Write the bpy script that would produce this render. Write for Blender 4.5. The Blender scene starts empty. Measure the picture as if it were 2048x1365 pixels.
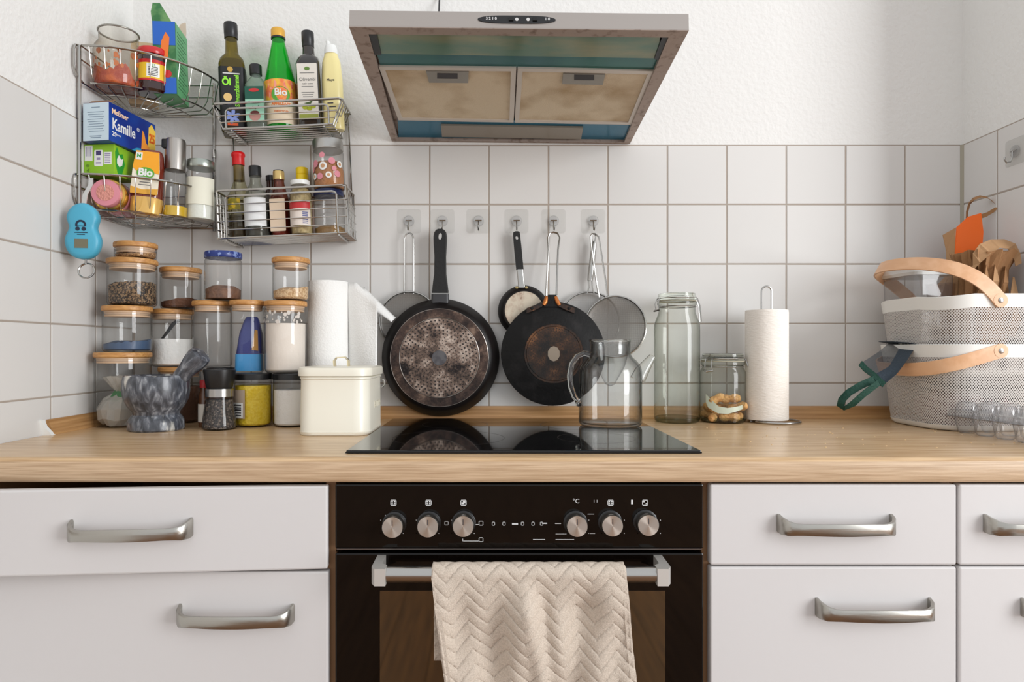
import bpy, bmesh, math, random
from mathutils import Vector, Matrix, Euler
R = math.radians
random.seed(7)
sc = bpy.context.scene
COL = sc.collection

# ------------------------------------------------------------------ camera, light, exposure
F, PX, PY, D, CZ = 1310.0, 985.0, 700.0, 1.652, 1.0727     # focal length and principal point on a 2048 px frame
cam_d = bpy.data.cameras.new('camera')
cam_d.sensor_width = 36.0
cam_d.lens = F / 2048 * 36
cam_d.shift_x = (1024 - PX) / 2048
cam_d.shift_y = (PY - 682.5) / 2048
cam_d.clip_start = 0.05
cam = bpy.data.objects.new('camera', cam_d)
cam.location = (0, -D, CZ)
cam.rotation_euler = (R(90), 0, 0)
COL.objects.link(cam)
sc.camera = cam

w = bpy.data.worlds.new('daylight_room')
sc.world = w
w.use_nodes = True
w.node_tree.nodes['Background'].inputs[0].default_value = (0.945, 0.97, 1.0, 1)
w.node_tree.nodes['Background'].inputs[1].default_value = 1.02

ld = bpy.data.lights.new('window_light', 'AREA')
ld.shape = 'RECTANGLE'; ld.size = 1.75; ld.size_y = 2.9
ld.energy = 168; ld.color = (0.97, 0.985, 1.0)
lo = bpy.data.objects.new('window_light', ld)
lo.location = (3.95, -3.1, 1.75)
lo.rotation_euler = (Vector((-0.15, -0.25, 1.40)) - Vector(lo.location)).to_track_quat('-Z', 'Y').to_euler()
COL.objects.link(lo)

sc.view_settings.view_transform = 'Standard'
sc.view_settings.look = 'None'
sc.view_settings.gamma = 1.0
sc.view_settings.exposure = 0.0
sc.view_settings.use_curve_mapping = False
sc.cycles.transparent_max_bounces = 40
sc.cycles.max_bounces = 10
sc.cycles.transmission_bounces = 10
sc.cycles.sample_clamp_indirect = 4.0
sc.cycles.blur_glossy = 0.5

# ------------------------------------------------------------------ helpers
def at(px, py, y):
    d = D + y
    return Vector(((px - PX) * d / F, y, CZ - (py - PY) * d / F))

def lin(c):
    return tuple(((v / 255) / 12.92 if v / 255 <= 0.04045 else ((v / 255 + 0.055) / 1.055) ** 2.4) for v in c) + (1.0,)

def rr(w, h, r, n=5):
    r = min(r, w * .4999, h * .4999)
    out = []
    for k, (sx, sy) in enumerate(((1, 1), (-1, 1), (-1, -1), (1, -1))):
        cx, cy = sx * (w / 2 - r), sy * (h / 2 - r)
        for i in range(n + 1):
            a = (k + i / n) * math.pi / 2
            out.append((cx + r * math.cos(a), cy + r * math.sin(a)))
    return out

class MB:
    def __init__(s):
        s.v = []; s.f = []; s.uv = None
    def add(s, vs, fs):
        b = len(s.v)
        s.v += [Vector(v) for v in vs]
        s.f += [tuple(i + b for i in f) for f in fs]
        return s
    def loft(s, rings, cap0=True, cap1=True, closed=False):
        n = len(rings[0]); vs = [p for r in rings for p in r]; fs = []
        m = len(rings)
        for k in range(m if closed else m - 1):
            a, b = k * n, ((k + 1) % m) * n
            for i in range(n):
                j = (i + 1) % n
                fs.append((a + i, a + j, b + j, b + i))
        if not closed:
            if cap0: fs.append(tuple(range(n - 1, -1, -1)))
            if cap1: fs.append(tuple(range((m - 1) * n, m * n)))
        return s.add(vs, fs)
    def sq(s, prof, cap0=True, cap1=True, n=5):           # (z, w, d, r) or (z, w, d, r, ox, oy)
        rings = []
        for p in prof:
            ox, oy = (p[4], p[5]) if len(p) > 4 else (0, 0)
            rings.append([(x + ox, y + oy, p[0]) for x, y in rr(p[1], p[2], p[3], n)])
        return s.loft(rings, cap0, cap1)
    def lathe(s, prof, n=36, cap0=True, cap1=True, M=None):          # (r, z)
        rings = [[(max(r, 1e-5) * math.cos(2 * math.pi * i / n), max(r, 1e-5) * math.sin(2 * math.pi * i / n), z) for i in range(n)] for r, z in prof]
        b = len(s.v)
        s.loft(rings, cap0, cap1)
        if M is not None:
            for i in range(b, len(s.v)): s.v[i] = M @ s.v[i]
        return s
    def tube(s, pts, r, n=8, closed=False, rad=None):
        pts = [Vector(p) for p in pts]; m = len(pts); rings = []; up = None
        for i, p in enumerate(pts):
            if closed: t = pts[(i + 1) % m] - pts[i - 1]
            else: t = pts[min(i + 1, m - 1)] - pts[max(i - 1, 0)]
            t.normalize()
            if up is None:
                up = t.orthogonal().normalized()
            up = (up - t * up.dot(t))
            up = up.normalized() if up.length > 1e-6 else t.orthogonal().normalized()
            sd = t.cross(up); q = rad[i] if rad else r
            rings.append([p + (up * math.cos(2 * math.pi * k / n) + sd * math.sin(2 * math.pi * k / n)) * q for k in range(n)])
        return s.loft(rings, True, True, closed)
    def box(s, x0, x1, y0, y1, z0, z1):
        return s.add([(x0, y0, z0), (x1, y0, z0), (x1, y1, z0), (x0, y1, z0), (x0, y0, z1), (x1, y0, z1), (x1, y1, z1), (x0, y1, z1)],
                     [(0, 3, 2, 1), (4, 5, 6, 7), (0, 1, 5, 4), (1, 2, 6, 5), (2, 3, 7, 6), (3, 0, 4, 7)])
    def rbox(s, x0, x1, y0, y1, z0, z1, b=.002, seg=2):
        bm = bmesh.new(); bmesh.ops.create_cube(bm, size=1)
        for v in bm.verts:
            v.co = Vector((x0 + (v.co.x + .5) * (x1 - x0), y0 + (v.co.y + .5) * (y1 - y0), z0 + (v.co.z + .5) * (z1 - z0)))
        bmesh.ops.bevel(bm, geom=bm.edges[:], offset=b, segments=seg, profile=.5, affect='EDGES')
        bm.verts.index_update()
        s.add([v.co.copy() for v in bm.verts], [tuple(v.index for v in f.verts) for f in bm.faces]); bm.free()
        return s
    def prism(s, pts, off):                                # outline of 3-D points extruded by a vector
        pts = [Vector(p) for p in pts]; off = Vector(off); n = len(pts)
        fs = [tuple(range(n)), tuple(range(2 * n - 1, n - 1, -1))] + [(i, i + n, (i + 1) % n + n, (i + 1) % n) for i in range(n)]
        return s.add(pts + [p + off for p in pts], fs)
    def strip(s, pts, wv, tv):                             # ribbon: centre points, half-width vectors, half-thickness vectors
        rings = []
        for i, p in enumerate(pts):
            p = Vector(p); a = Vector(wv[i] if isinstance(wv, list) else wv); t = Vector(tv[i] if isinstance(tv, list) else tv)
            rings.append([p + a + t, p - a + t, p - a - t, p + a - t])
        return s.loft(rings)
    def grid(s, fn, nu, nv):
        vs = [fn(i / nu, j / nv) for j in range(nv + 1) for i in range(nu + 1)]
        fs = [(j * (nu + 1) + i, j * (nu + 1) + i + 1, (j + 1) * (nu + 1) + i + 1, (j + 1) * (nu + 1) + i) for j in range(nv) for i in range(nu)]
        return s.add(vs, fs)
    def xf(s, M, start=0):
        for i in range(start, len(s.v)): s.v[i] = M @ s.v[i]
        return s

def mesh_of(name, mb, mat, smooth=True, ang=38):
    me = bpy.data.meshes.new(name)
    me.from_pydata([tuple(v) for v in mb.v], [], mb.f)
    bm = bmesh.new(); bm.from_mesh(me)
    bmesh.ops.recalc_face_normals(bm, faces=bm.faces[:]); bm.to_mesh(me); bm.free()
    if mat: me.materials.append(mat)
    if smooth:
        me.polygons.foreach_set('use_smooth', [True] * len(me.polygons))
        me.set_sharp_from_angle(angle=R(ang))
    return me

def part(name, mb, mat, parent=None, label=None, kind=None, smooth=True, ang=38, loc=None, rot=None):
    o = bpy.data.objects.new(name, mesh_of(name, mb, mat, smooth, ang))
    COL.objects.link(o)
    if parent is not None: o.parent = parent
    if label: o['label'] = label
    if kind: o['kind'] = kind
    if loc is not None: o.location = loc
    if rot is not None: o.rotation_euler = rot
    return o

def tag(o, label, cat, group=None, kind=None):
    o['label'] = label; o['category'] = cat
    if group: o['group'] = group
    if kind: o['kind'] = kind
    return o

def thing(name, label, cat, loc=(0, 0, 0), rot=(0, 0, 0), group=None):
    o = bpy.data.objects.new(name, None); COL.objects.link(o)
    o.empty_display_size = .02
    o.location = loc; o.rotation_euler = rot
    return tag(o, label, cat, group)

def copy_part(o, parent):
    c = o.copy(); COL.objects.link(c); c.parent = parent
    return c

def text_mesh(s, size, bold=0.0, extr=.0002, align='CENTER'):
    cu = bpy.data.curves.new('t', 'FONT'); cu.body = s; cu.size = size; cu.align_x = align; cu.align_y = 'CENTER'
    cu.extrude = extr; cu.offset = bold; cu.resolution_u = 3
    o = bpy.data.objects.new('t', cu); COL.objects.link(o)
    dg = bpy.context.evaluated_depsgraph_get()
    me = bpy.data.meshes.new_from_object(o.evaluated_get(dg))
    mb = MB(); mb.add([v.co.copy() for v in me.vertices], [tuple(p.vertices) for p in me.polygons])
    bpy.data.objects.remove(o); bpy.data.curves.remove(cu); bpy.data.meshes.remove(me)
    return mb

def lettering(s, size, mat, parent, M=None, wrap=None, bold=0.0, extr=.0003, spin=0, x=0, z=0, sx=1.0, sy=1.0, name='lettering', y=0.0):
    """flat: text on a plane facing -Y at (x, y, z); wrap=r: bent round the Z axis with the front at -Y"""
    mb = text_mesh(s, size, bold, extr)
    c, sn = math.cos(spin), math.sin(spin)
    for i, v in enumerate(mb.v):
        a, b = v.x * sx, v.y * sy
        a, b = a * c - b * sn, a * sn + b * c
        a += x; b += z
        if wrap:
            q = wrap + v.z
            mb.v[i] = Vector((q * math.sin(a / wrap), -q * math.cos(a / wrap), b))
        else:
            mb.v[i] = Vector((a, y - v.z, b))
    if M is not None: mb.xf(M)
    return part(name, mb, mat, parent, smooth=False)

def patch(r, a0, a1, z0, z1, n=14, t=.0006):              # label bent round the Z axis, front at -Y (angles in degrees)
    mb = MB(); rings = []
    for q, z in ((r, z0), (r, z1), (r + t, z1), (r + t, z0)):
        rings.append([(q * math.sin(R(a0 + (a1 - a0) * i / n)), -q * math.cos(R(a0 + (a1 - a0) * i / n)), z) for i in range(n + 1)])
    vs = [p for g in rings for p in g]; m = n + 1; fs = []
    for k in range(4):
        a, b = k * m, ((k + 1) % 4) * m
        for i in range(n): fs.append((a + i, a + i + 1, b + i + 1, b + i))
    fs += [(0, m, 2 * m, 3 * m), (n, n + 3 * m, n + 2 * m, n + m)]
    return mb.add(vs, fs)

def flat(x0, x1, z0, z1, y, t=.0006, r=None):             # thin label on a plane facing -Y
    mb = MB()
    if r:
        return mb.prism([((x0 + x1) / 2 + p[0], y, (z0 + z1) / 2 + p[1]) for p in rr(x1 - x0, z1 - z0, r, 5)], (0, -t, 0))
    return mb.box(x0, x1, y - t, y, z0, z1)

def disc(r, y, t=.0006, n=24, x=0, z=0, ry=None):
    return MB().prism([(x + r * math.cos(2 * math.pi * i / n), y, z + (ry or r) * math.sin(2 * math.pi * i / n)) for i in range(n)], (0, -t, 0))

# ------------------------------------------------------------------ materials
def nodes(name):
    m = bpy.data.materials.new(name); m.use_nodes = True
    nt = m.node_tree; return m, nt, nt.nodes, nt.links, nt.nodes['Principled BSDF']

def M(name, col, rough=.5, metal=0.0, var=None, bump=None, spec=.5, coat=0.0, rand=0.0, aniso=0.0):
    """var = (scale, colour2, low, high, detail, stretch xyz); bump = (scale, strength, stretch xyz)"""
    m, nt, N, L, b = nodes(name)
    b.inputs['Roughness'].default_value = rough
    b.inputs['Metallic'].default_value = metal
    b.inputs['Specular IOR Level'].default_value = spec
    b.inputs['Coat Weight'].default_value = coat
    b.inputs['Coat Roughness'].default_value = .05
    b.inputs['Base Color'].default_value = lin(col)
    tc = N.new('ShaderNodeTexCoord')
    def noise(scale, stretch, detail=5):
        mp = N.new('ShaderNodeMapping'); mp.inputs['Scale'].default_value = stretch
        L.new(tc.outputs['Object'], mp.inputs['Vector'])
        n = N.new('ShaderNodeTexNoise'); n.inputs['Scale'].default_value = scale; n.inputs['Detail'].default_value = detail
        L.new(mp.outputs[0], n.inputs['Vector']); return n
    last = None
    if var:
        n = noise(var[0], var[5] if len(var) > 5 else (1, 1, 1), var[4] if len(var) > 4 else 5)
        cr = N.new('ShaderNodeValToRGB')
        cr.color_ramp.elements[0].position = var[2]; cr.color_ramp.elements[1].position = var[3]
        cr.color_ramp.elements[0].color = lin(col); cr.color_ramp.elements[1].color = lin(var[1])
        L.new(n.outputs['Fac'], cr.inputs['Fac']); last = cr.outputs['Color']
    if rand:
        oi = N.new('ShaderNodeObjectInfo'); hs = N.new('ShaderNodeHueSaturation'); mr = N.new('ShaderNodeMapRange')
        mr.inputs['To Min'].default_value = 1 - rand; mr.inputs['To Max'].default_value = 1 + rand
        L.new(oi.outputs['Random'], mr.inputs['Value']); L.new(mr.outputs[0], hs.inputs['Value'])
        if last: L.new(last, hs.inputs['Color'])
        else: hs.inputs['Color'].default_value = lin(col)
        last = hs.outputs['Color']
    if last: L.new(last, b.inputs['Base Color'])
    if bump:
        n = noise(bump[0], bump[2] if len(bump) > 2 else (1, 1, 1), 6)
        bp = N.new('ShaderNodeBump'); bp.inputs['Strength'].default_value = bump[1]; bp.inputs['Distance'].default_value = .01
        L.new(n.outputs['Fac'], bp.inputs['Height']); L.new(bp.outputs[0], b.inputs['Normal'])
    return m

def glass_thin(name, tint=(.97, .985, .975), edge=(.62, .66, .64), ior=1.5, rough=.015, milk=0.0, milkcol=(230, 230, 230)):
    """one-shell glass: clear in the middle, denser where the wall is seen edge-on, with Fresnel reflection"""
    m, nt, N, L, b = nodes(name)
    N.remove(b)
    out = N['Material Output']
    lw = N.new('ShaderNodeLayerWeight'); lw.inputs['Blend'].default_value = .5
    pw = N.new('ShaderNodeMath'); pw.operation = 'POWER'; pw.inputs[1].default_value = 2.4
    L.new(lw.outputs['Facing'], pw.inputs[0])
    mx = N.new('ShaderNodeMix'); mx.data_type = 'RGBA'
    mx.inputs['A'].default_value = tuple(tint) + (1,); mx.inputs['B'].default_value = tuple(edge) + (1,)
    L.new(pw.outputs[0], mx.inputs['Factor'])
    tr = N.new('ShaderNodeBsdfTransparent'); L.new(mx.outputs['Result'], tr.inputs['Color'])
    gl = N.new('ShaderNodeBsdfGlossy'); gl.inputs['Roughness'].default_value = rough
    f0 = ((ior - 1) / (ior + 1)) ** 2                      # Schlick's form, the same from both sides of the shell
    p5 = N.new('ShaderNodeMath'); p5.operation = 'POWER'; p5.inputs[1].default_value = 5.0; L.new(lw.outputs['Facing'], p5.inputs[0])
    fr = N.new('ShaderNodeMath'); fr.operation = 'MULTIPLY_ADD'; fr.inputs[1].default_value = 1 - f0; fr.inputs[2].default_value = f0; L.new(p5.outputs[0], fr.inputs[0])
    ms = N.new('ShaderNodeMixShader'); L.new(fr.outputs[0], ms.inputs[0])
    src = tr.outputs[0]
    if milk:
        df = N.new('ShaderNodeBsdfDiffuse'); df.inputs['Color'].default_value = lin(milkcol)
        m2 = N.new('ShaderNodeMixShader'); m2.inputs[0].default_value = milk
        L.new(tr.outputs[0], m2.inputs[1]); L.new(df.outputs[0], m2.inputs[2]); src = m2.outputs[0]
    L.new(src, ms.inputs[1]); L.new(gl.outputs[0], ms.inputs[2])
    L.new(ms.outputs[0], out.inputs['Surface'])
    return m

def mesh_screen(name, col, metal, cover, scale, rough=.35):
    """woven wire too fine to model: a square lattice of metal with real openings (Object space x/z for discs)"""
    m, nt, N, L, b = nodes(name)
    b.inputs['Base Color'].default_value = lin(col); b.inputs['Metallic'].default_value = metal; b.inputs['Roughness'].default_value = rough
    out = N['Material Output']; tc = N.new('ShaderNodeTexCoord'); sp = N.new('ShaderNodeSeparateXYZ')
    L.new(tc.outputs['UV'] if scale[1] == 'uv' else tc.outputs['Object'], sp.inputs[0])
    def tri(sock, k):
        a = N.new('ShaderNodeMath'); a.operation = 'MULTIPLY'; a.inputs[1].default_value = k; L.new(sock, a.inputs[0])
        f = N.new('ShaderNodeMath'); f.operation = 'PINGPONG'; f.inputs[1].default_value = .5; L.new(a.outputs[0], f.inputs[0])
        g = N.new('ShaderNodeMath'); g.operation = 'LESS_THAN'; g.inputs[1].default_value = cover; L.new(f.outputs[0], g.inputs[0]); return g
    k = scale[0]
    if scale[1] == 'uv':
        ad = N.new('ShaderNodeMath'); ad.operation = 'ADD'; L.new(sp.outputs[0], ad.inputs[0]); L.new(sp.outputs[1], ad.inputs[1])
        sb = N.new('ShaderNodeMath'); sb.operation = 'SUBTRACT'; L.new(sp.outputs[0], sb.inputs[0]); L.new(sp.outputs[1], sb.inputs[1])
        a, c = tri(ad.outputs[0], k), tri(sb.outputs[0], k)
    else:
        a, c = tri(sp.outputs[0], k), tri(sp.outputs[2], k)
    mx = N.new('ShaderNodeMath'); mx.operation = 'MAXIMUM'; L.new(a.outputs[0], mx.inputs[0]); L.new(c.outputs[0], mx.inputs[1])
    tr = N.new('ShaderNodeBsdfTransparent'); ms = N.new('ShaderNodeMixShader')
    L.new(mx.outputs[0], ms.inputs[0]); L.new(tr.outputs[0], ms.inputs[1]); L.new(b.outputs[0], ms.inputs[2]); L.new(ms.outputs[0], out.inputs['Surface'])
    return m

def speckle(name, cols, scale, rough=.6, bump=.6):
    m, nt, N, L, b = nodes(name)
    b.inputs['Roughness'].default_value = rough
    tc = N.new('ShaderNodeTexCoord'); v = N.new('ShaderNodeTexVoronoi'); v.inputs['Scale'].default_value = scale
    L.new(tc.outputs['Object'], v.inputs['Vector'])
    cr = N.new('ShaderNodeValToRGB'); cr.color_ramp.interpolation = 'CONSTANT'
    while len(cr.color_ramp.elements) < len(cols): cr.color_ramp.elements.new(.5)
    for i, c in enumerate(cols):
        cr.color_ramp.elements[i].position = i / len(cols); cr.color_ramp.elements[i].color = lin(c)
    sp = N.new('ShaderNodeSeparateColor'); L.new(v.outputs['Color'], sp.inputs[0]); L.new(sp.outputs[0], cr.inputs[0])
    L.new(cr.outputs[0], b.inputs['Base Color'])
    bp = N.new('ShaderNodeBump'); bp.inputs['Strength'].default_value = bump; bp.inputs['Distance'].default_value = .002; bp.invert = True
    L.new(v.outputs['Distance'], bp.inputs['Height']); L.new(bp.outputs[0], b.inputs['Normal'])
    return m

def wood(name, c1, c2, rough=.4, axis='x', k=1.0, bump=.08, coat=0.0):
    st = {'x': (1.0, 22, 34), 'y': (22, 1.0, 34), 'z': (22, 34, 1.0)}[axis]
    return M(name, c1, rough, var=(5 * k, c2, .36, .66, 8, st), bump=(9 * k, bump, st), coat=coat)

plaster = M('white_plaster', (227, 226, 223), .85, bump=(95, .22), spec=.2)
tile_m = M('tile_glaze', (214, 212, 209), .34, bump=(14, .03), rand=.02, spec=.32)
grout_m = M('grout', (164, 153, 142), .9)
seal_m = M('corner_seal', (158, 152, 136), .6)
oak = wood('oak_worktop', (212, 180, 140), (180, 146, 106), .22, 'x', 1.5, .05)
oak_edge = wood('oak_edge', (208, 180, 148), (178, 148, 116), .38, 'x', 2.0, .10)
oak_trim = wood('oak_strip', (192, 148, 98), (158, 114, 68), .45, 'x', .8, .06)
oak_trim_y = wood('oak_strip_side', (192, 148, 98), (158, 114, 68), .45, 'y', .8, .06)
carcass_m = M('brown_carcass', (150, 112, 78), .6)
front_m = M('white_front', (209, 206, 205), .38, bump=(60, .02), spec=.35)
floor_m = wood('floor_boards', (160, 112, 68), (100, 64, 38), .55, 'y', .6, .05)
bamboo = wood('bamboo_lid', (206, 154, 92), (178, 122, 64), .45, 'x', 2.0, .05)
bamboo_pale = M('pale_lid_plug', (214, 180, 146), .6)
nickel = M('brushed_nickel', (172, 169, 162), .27, 1.0, bump=(160, .06, (.06, 1, 1)))
steel = M('steel', (174, 172, 168), .24, 1.0)
bracket_m = M('satin_bracket', (206, 202, 196), .5, .55)
chrome = M('chrome_wire', (176, 173, 168), .16, 1.0)
hood_steel = M('hood_steel', (172, 164, 158), .42, .75, bump=(200, .05, (.03, 1, 1)))
hood_dirty = M('greasy_hood_rim', (168, 152, 142), .5, .35, var=(60, (112, 92, 78), .54, .76, 8), bump=(60, .1))
black_glass = M('black_glass', (8, 8, 9), .04, spec=.5)
oven_glass = M('oven_black_glass', (12, 8, 6), .06, spec=.3)
black_pl = M('black_plastic', (22, 22, 24), .35)
black_matt = M('black_matt', (11, 11, 12), .55, bump=(120, .1))
white_pl = M('white_plastic', (232, 233, 230), .35)
white_print = M('white_print', (205, 205, 205), .6)
grey_print = M('grey_print', (120, 120, 118), .6)
dark_print = M('dark_print', (58, 56, 60), .6)
paper_w = M('paper_white', (240, 239, 236), .85, bump=(260, .25), spec=.2)
g_clear = glass_thin('clear_glass', (.984, .985, .981), (.40, .39, .37))
g_green = glass_thin('greenish_glass', (.945, .957, .93), (.20, .23, .17))
g_tea = glass_thin('teapot_glass', (.988, .990, .987), (.20, .21, .21), rough=.01)
g_plastic = glass_thin('clear_plastic', (.955, .955, .955), (.40, .40, .42), 1.6, .08, .05)
g_tray = glass_thin('tray_plastic', (.96, .96, .96), (.34, .34, .36), 1.8, .04, .09, (215, 214, 216))
g_hook = glass_thin('hook_plastic', (.975, .975, .972), (.80, .80, .79), 1.25, .10)
g_juice = glass_thin('green_bottle_glass', (.10, .80, .14), (.02, .42, .05), 1.5, .02, .34, (20, 190, 50))
g_oil = glass_thin('olive_glass', (.50, .42, .05), (.18, .14, .01), 1.5, .02, .25, (120, 105, 20))

def glass_real(name, col=(.97, .98, .975), rough=0.0, ior=1.47):
    m, nt, N, L, b = nodes(name)
    b.inputs['Base Color'].default_value = tuple(col) + (1,)
    b.inputs['Transmission Weight'].default_value = 1.0
    b.inputs['Roughness'].default_value = rough; b.inputs['IOR'].default_value = ior
    return m
g_solid = glass_real('solid_glass')
g_solid_green = glass_real('solid_green_glass', (.86, .91, .83))
# ------------------------------------------------------------------ setting: floor, walls, tiles
WL, WR = -0.905, 1.185
def struct(name, mb, mat, label, cat, smooth=False):
    return tag(part(name, mb, mat, smooth=smooth), label, cat, kind='structure')

fl = struct('floor', MB().box(-6, 6, -9.0, .06, -.06, -.006), M('floor_gap', (40, 26, 16), .8), 'warm brown wooden kitchen floor in front of the cabinets', 'floor')
_pk = mesh_of('plank', MB().rbox(-.0778, .0778, -9.0, .05, -.012, 0, .002, 1), floor_m, ang=20)
for i in range(74):
    o = bpy.data.objects.new('plank', _pk); COL.objects.link(o); o.parent = fl; o.location = (-5.9 + .16 * i, 0, 0)
TH = .006
TOP = 1.5895
def tile_mesh(w_, h_):
    mb = MB(); b = .0012
    # local: face towards -Y, origin at the lower left corner
    a = [(0, TH, 0), (w_, TH, 0), (w_, TH, h_), (0, TH, h_)]
    c = [(0, b, 0), (w_, b, 0), (w_, b, h_), (0, b, h_)]
    d = [(b, 0, b), (w_ - b, 0, b), (w_ - b, 0, h_ - b), (b, 0, h_ - b)]
    return mesh_of('tile', mb.loft([a, c, d]), tile_m, smooth=False)
_tm = {}
def tile(parent, w_, h_, loc, rz=0):
    k = (round(w_, 4), round(h_, 4))
    if k not in _tm: _tm[k] = tile_mesh(w_, h_)
    o = bpy.data.objects.new('tile', _tm[k]); COL.objects.link(o); o.parent = parent
    o.location = Vector(loc) + Vector((random.uniform(-.0002, .0002), 0, random.uniform(-.0002, .0002)))
    o.rotation_euler = (random.uniform(-.0016, .0016), 0, rz + random.uniform(-.0016, .0016))
G = .0032
rows = [TOP - .1503 * i for i in range(7)]
def split(a0, a1, first, pitch=.15):                         # joint positions between two ends
    js = [a0]; k = math.ceil((a0 - first) / pitch - 1e-6)
    while first + k * pitch < a1 - 1e-6:
        if first + k * pitch > a0 + 1e-6: js.append(first + k * pitch)
        k += 1
    return js + [a1]

wb = struct('wall_back', MB().box(WL - .1, WR + .1, .003, .1, 0, 2.7), plaster, 'back kitchen wall, white rough plaster above a band of square white tiles', 'wall')
part('grout', MB().box(WL, WR, .0012, .004, .80, TOP + .001), grout_m, wb, smooth=False)
js = split(WL, WR, .141)
for i in range(5):
    for a, b in zip(js[:-1], js[1:]):
        if b - a > .02: tile(wb, b - a - G, .1503 - G, (a + G / 2, 0, rows[i + 1] + G / 2))

wl = struct('wall_left', MB().box(WL - .1, WL - .003, -2.0, .1, 0, 2.7), plaster, 'left kitchen wall, bright white plaster above square white tiles', 'wall')
part('grout', MB().box(WL - .004, WL - .0012, -1.06, 0, .78, TOP - .011), grout_m, wl, smooth=False)
for i in range(5):
    for k in range(7):
        y0 = -.0035 - .1525 * k
        tile(wl, .1525 - G, .1503 - G, (WL, y0 - .1525 + G / 2, rows[i + 1] - .0125 + G / 2), R(90))
wr = struct('wall_right', MB().box(WR + .003, WR + .1, -.29, .1, 0, 2.7).box(WR + .003, WR + .1, -2.2, -.29, 0, .30), plaster, 'right kitchen wall, shaded white plaster above square tiles', 'wall')
part('grout', MB().box(WR + .0012, WR + .004, -.28, 0, .80, TOP + .001), grout_m, wr, smooth=False)
yj = [0, -.1135, -.2635]
for i in range(5):
    for a, b in zip(yj[:-1], yj[1:]):
        tile(wr, a - b - G, .1503 - G, (WR, a - G / 2, rows[i + 1] + G / 2), R(-90))
part('corner_seal', MB().prism([(WR - .006, -.0002, .9), (WR, -.006, .9), (WR + .002, .002, .9)], (0, 0, TOP - .9)), seal_m, wr)
part('corner_seal', MB().prism([(WL + .003, -.0002, .9), (WL, -.003, .9), (WL - .002, .002, .9)], (0, 0, TOP - .9)), grout_m, wl)

def trim(name, along, a0, a1, label, mat):
    prof = [(0, .900), (.016, .900), (.0165, .903), (.013, .910), (.0065, .922), (.0045, .931), (0, .931)]
    rings = []
    for a in (a0, a1):
        rings.append([(a, -d, z) for d, z in prof] if along == 'x' else [(WL + d, a, z) for d, z in prof])
    return struct(name, MB().loft(rings), mat, label, 'trim', smooth=True)
trim('trim_1', 'x', WL + .016, WR, 'oak coloured strip along the foot of the back wall tiles', oak_trim)
t2 = trim('trim_2', 'y', -.324, 0, 'short oak coloured strip along the foot of the left wall tiles', oak_trim_y)
part('end_cap', MB().prism([(WL, -.336, .9), (WL + .017, -.331, .9), (WL + .007, -.340, .918), (WL + .0045, -.345, .932), (WL, -.345, .932)], (0, .010, 0)), white_pl, t2, 'torn white plastic end cap of the strip')

# ------------------------------------------------------------------ worktop, cabinets, oven, hob
WT = .900
prof = [(-.585, .860), (-.600, .860), (-.6035, .8625), (-.605, .866), (-.605, .890), (-.6035, .8955), (-.600, .899), (-.594, .900)]
mb = MB(); mb.loft([[(x, y, z) for y, z in prof + [(-.001, .900), (-.001, .860)]] for x in (WL + .001, WR - .001)])
wt = tag(part('worktop', mb, oak, smooth=True, ang=50), 'long oak patterned worktop with a rounded front edge', 'worktop')
mb = MB(); mb.loft([[(x, y, z) for y, z in [(-.6030, .8612), (-.6042, .8628), (-.60565, .866), (-.60565, .8885), (-.6045, .8935), (-.603, .8935)]] for x in (WL + .002, WR - .002)])
part('front_edge', mb, oak_edge, wt, ang=60)

FY = -.600
def bow_handle(parent, cx, z):
    """nickel bow handle: flared feet on the front, a gently arched flat bar between"""
    mb = MB(); rings = []
    spec = []                                              # x, y, half height, half thickness, tangent angle
    for s_ in (-1, 1):
        pass
    n = 12
    path = [(-.0905, .0, .0148, .0030), (-.0890, -.010, .0138, .0032), (-.082, -.020, .0112, .0036), (-.072, -.0255, .0092, .0036), (-.062, -.0272, .0088, .0032)]
    for i in range(1, n): 
        x = -.062 + .124 * i / n
        path.append((x, -.0272 - .0035 * math.sin(math.pi * i / n), .0088 + .0008 * math.sin(math.pi * i / n), .0030))
    path += [(-x, y, h, t) for x, y, h, t in reversed(path[:5])]
    for i, (x, y, h, t) in enumerate(path):
        a = path[max(i - 1, 0)]; b = path[min(i + 1, len(path) - 1)]
        tx, ty = b[0] - a[0], b[1] - a[1]; l = math.hypot(tx, ty); nx, ny = ty / l, -tx / l
        rings.append([(cx + x + nx * q * t, y + ny * q * t, z + p * h - .004 * (1 - min(1, abs(y) / .02))* -1) for q, p in ((1, .8), (.6, 1), (-.6, 1), (-1, .8), (-1, -.8), (-.6, -1), (.6, -1), (1, -.8))])
    mb.loft(rings)
    return part('handle', mb, nickel, parent, 'brushed nickel bow handle')

def front(name, parent, x0, x1, z0, z1, hx, hz, loc=None, rz=0, ox=0.0):
    """a front 18 mm thick whose origin is its own pivot"""
    mb = MB().rbox(x0, x1, 0, .018, z0, z1, .003, 2)
    o = part(name, mb, front_m, parent, loc=loc, rot=(0, 0, rz), smooth=False)
    bow_handle(o, hx, hz)
    return o

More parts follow.
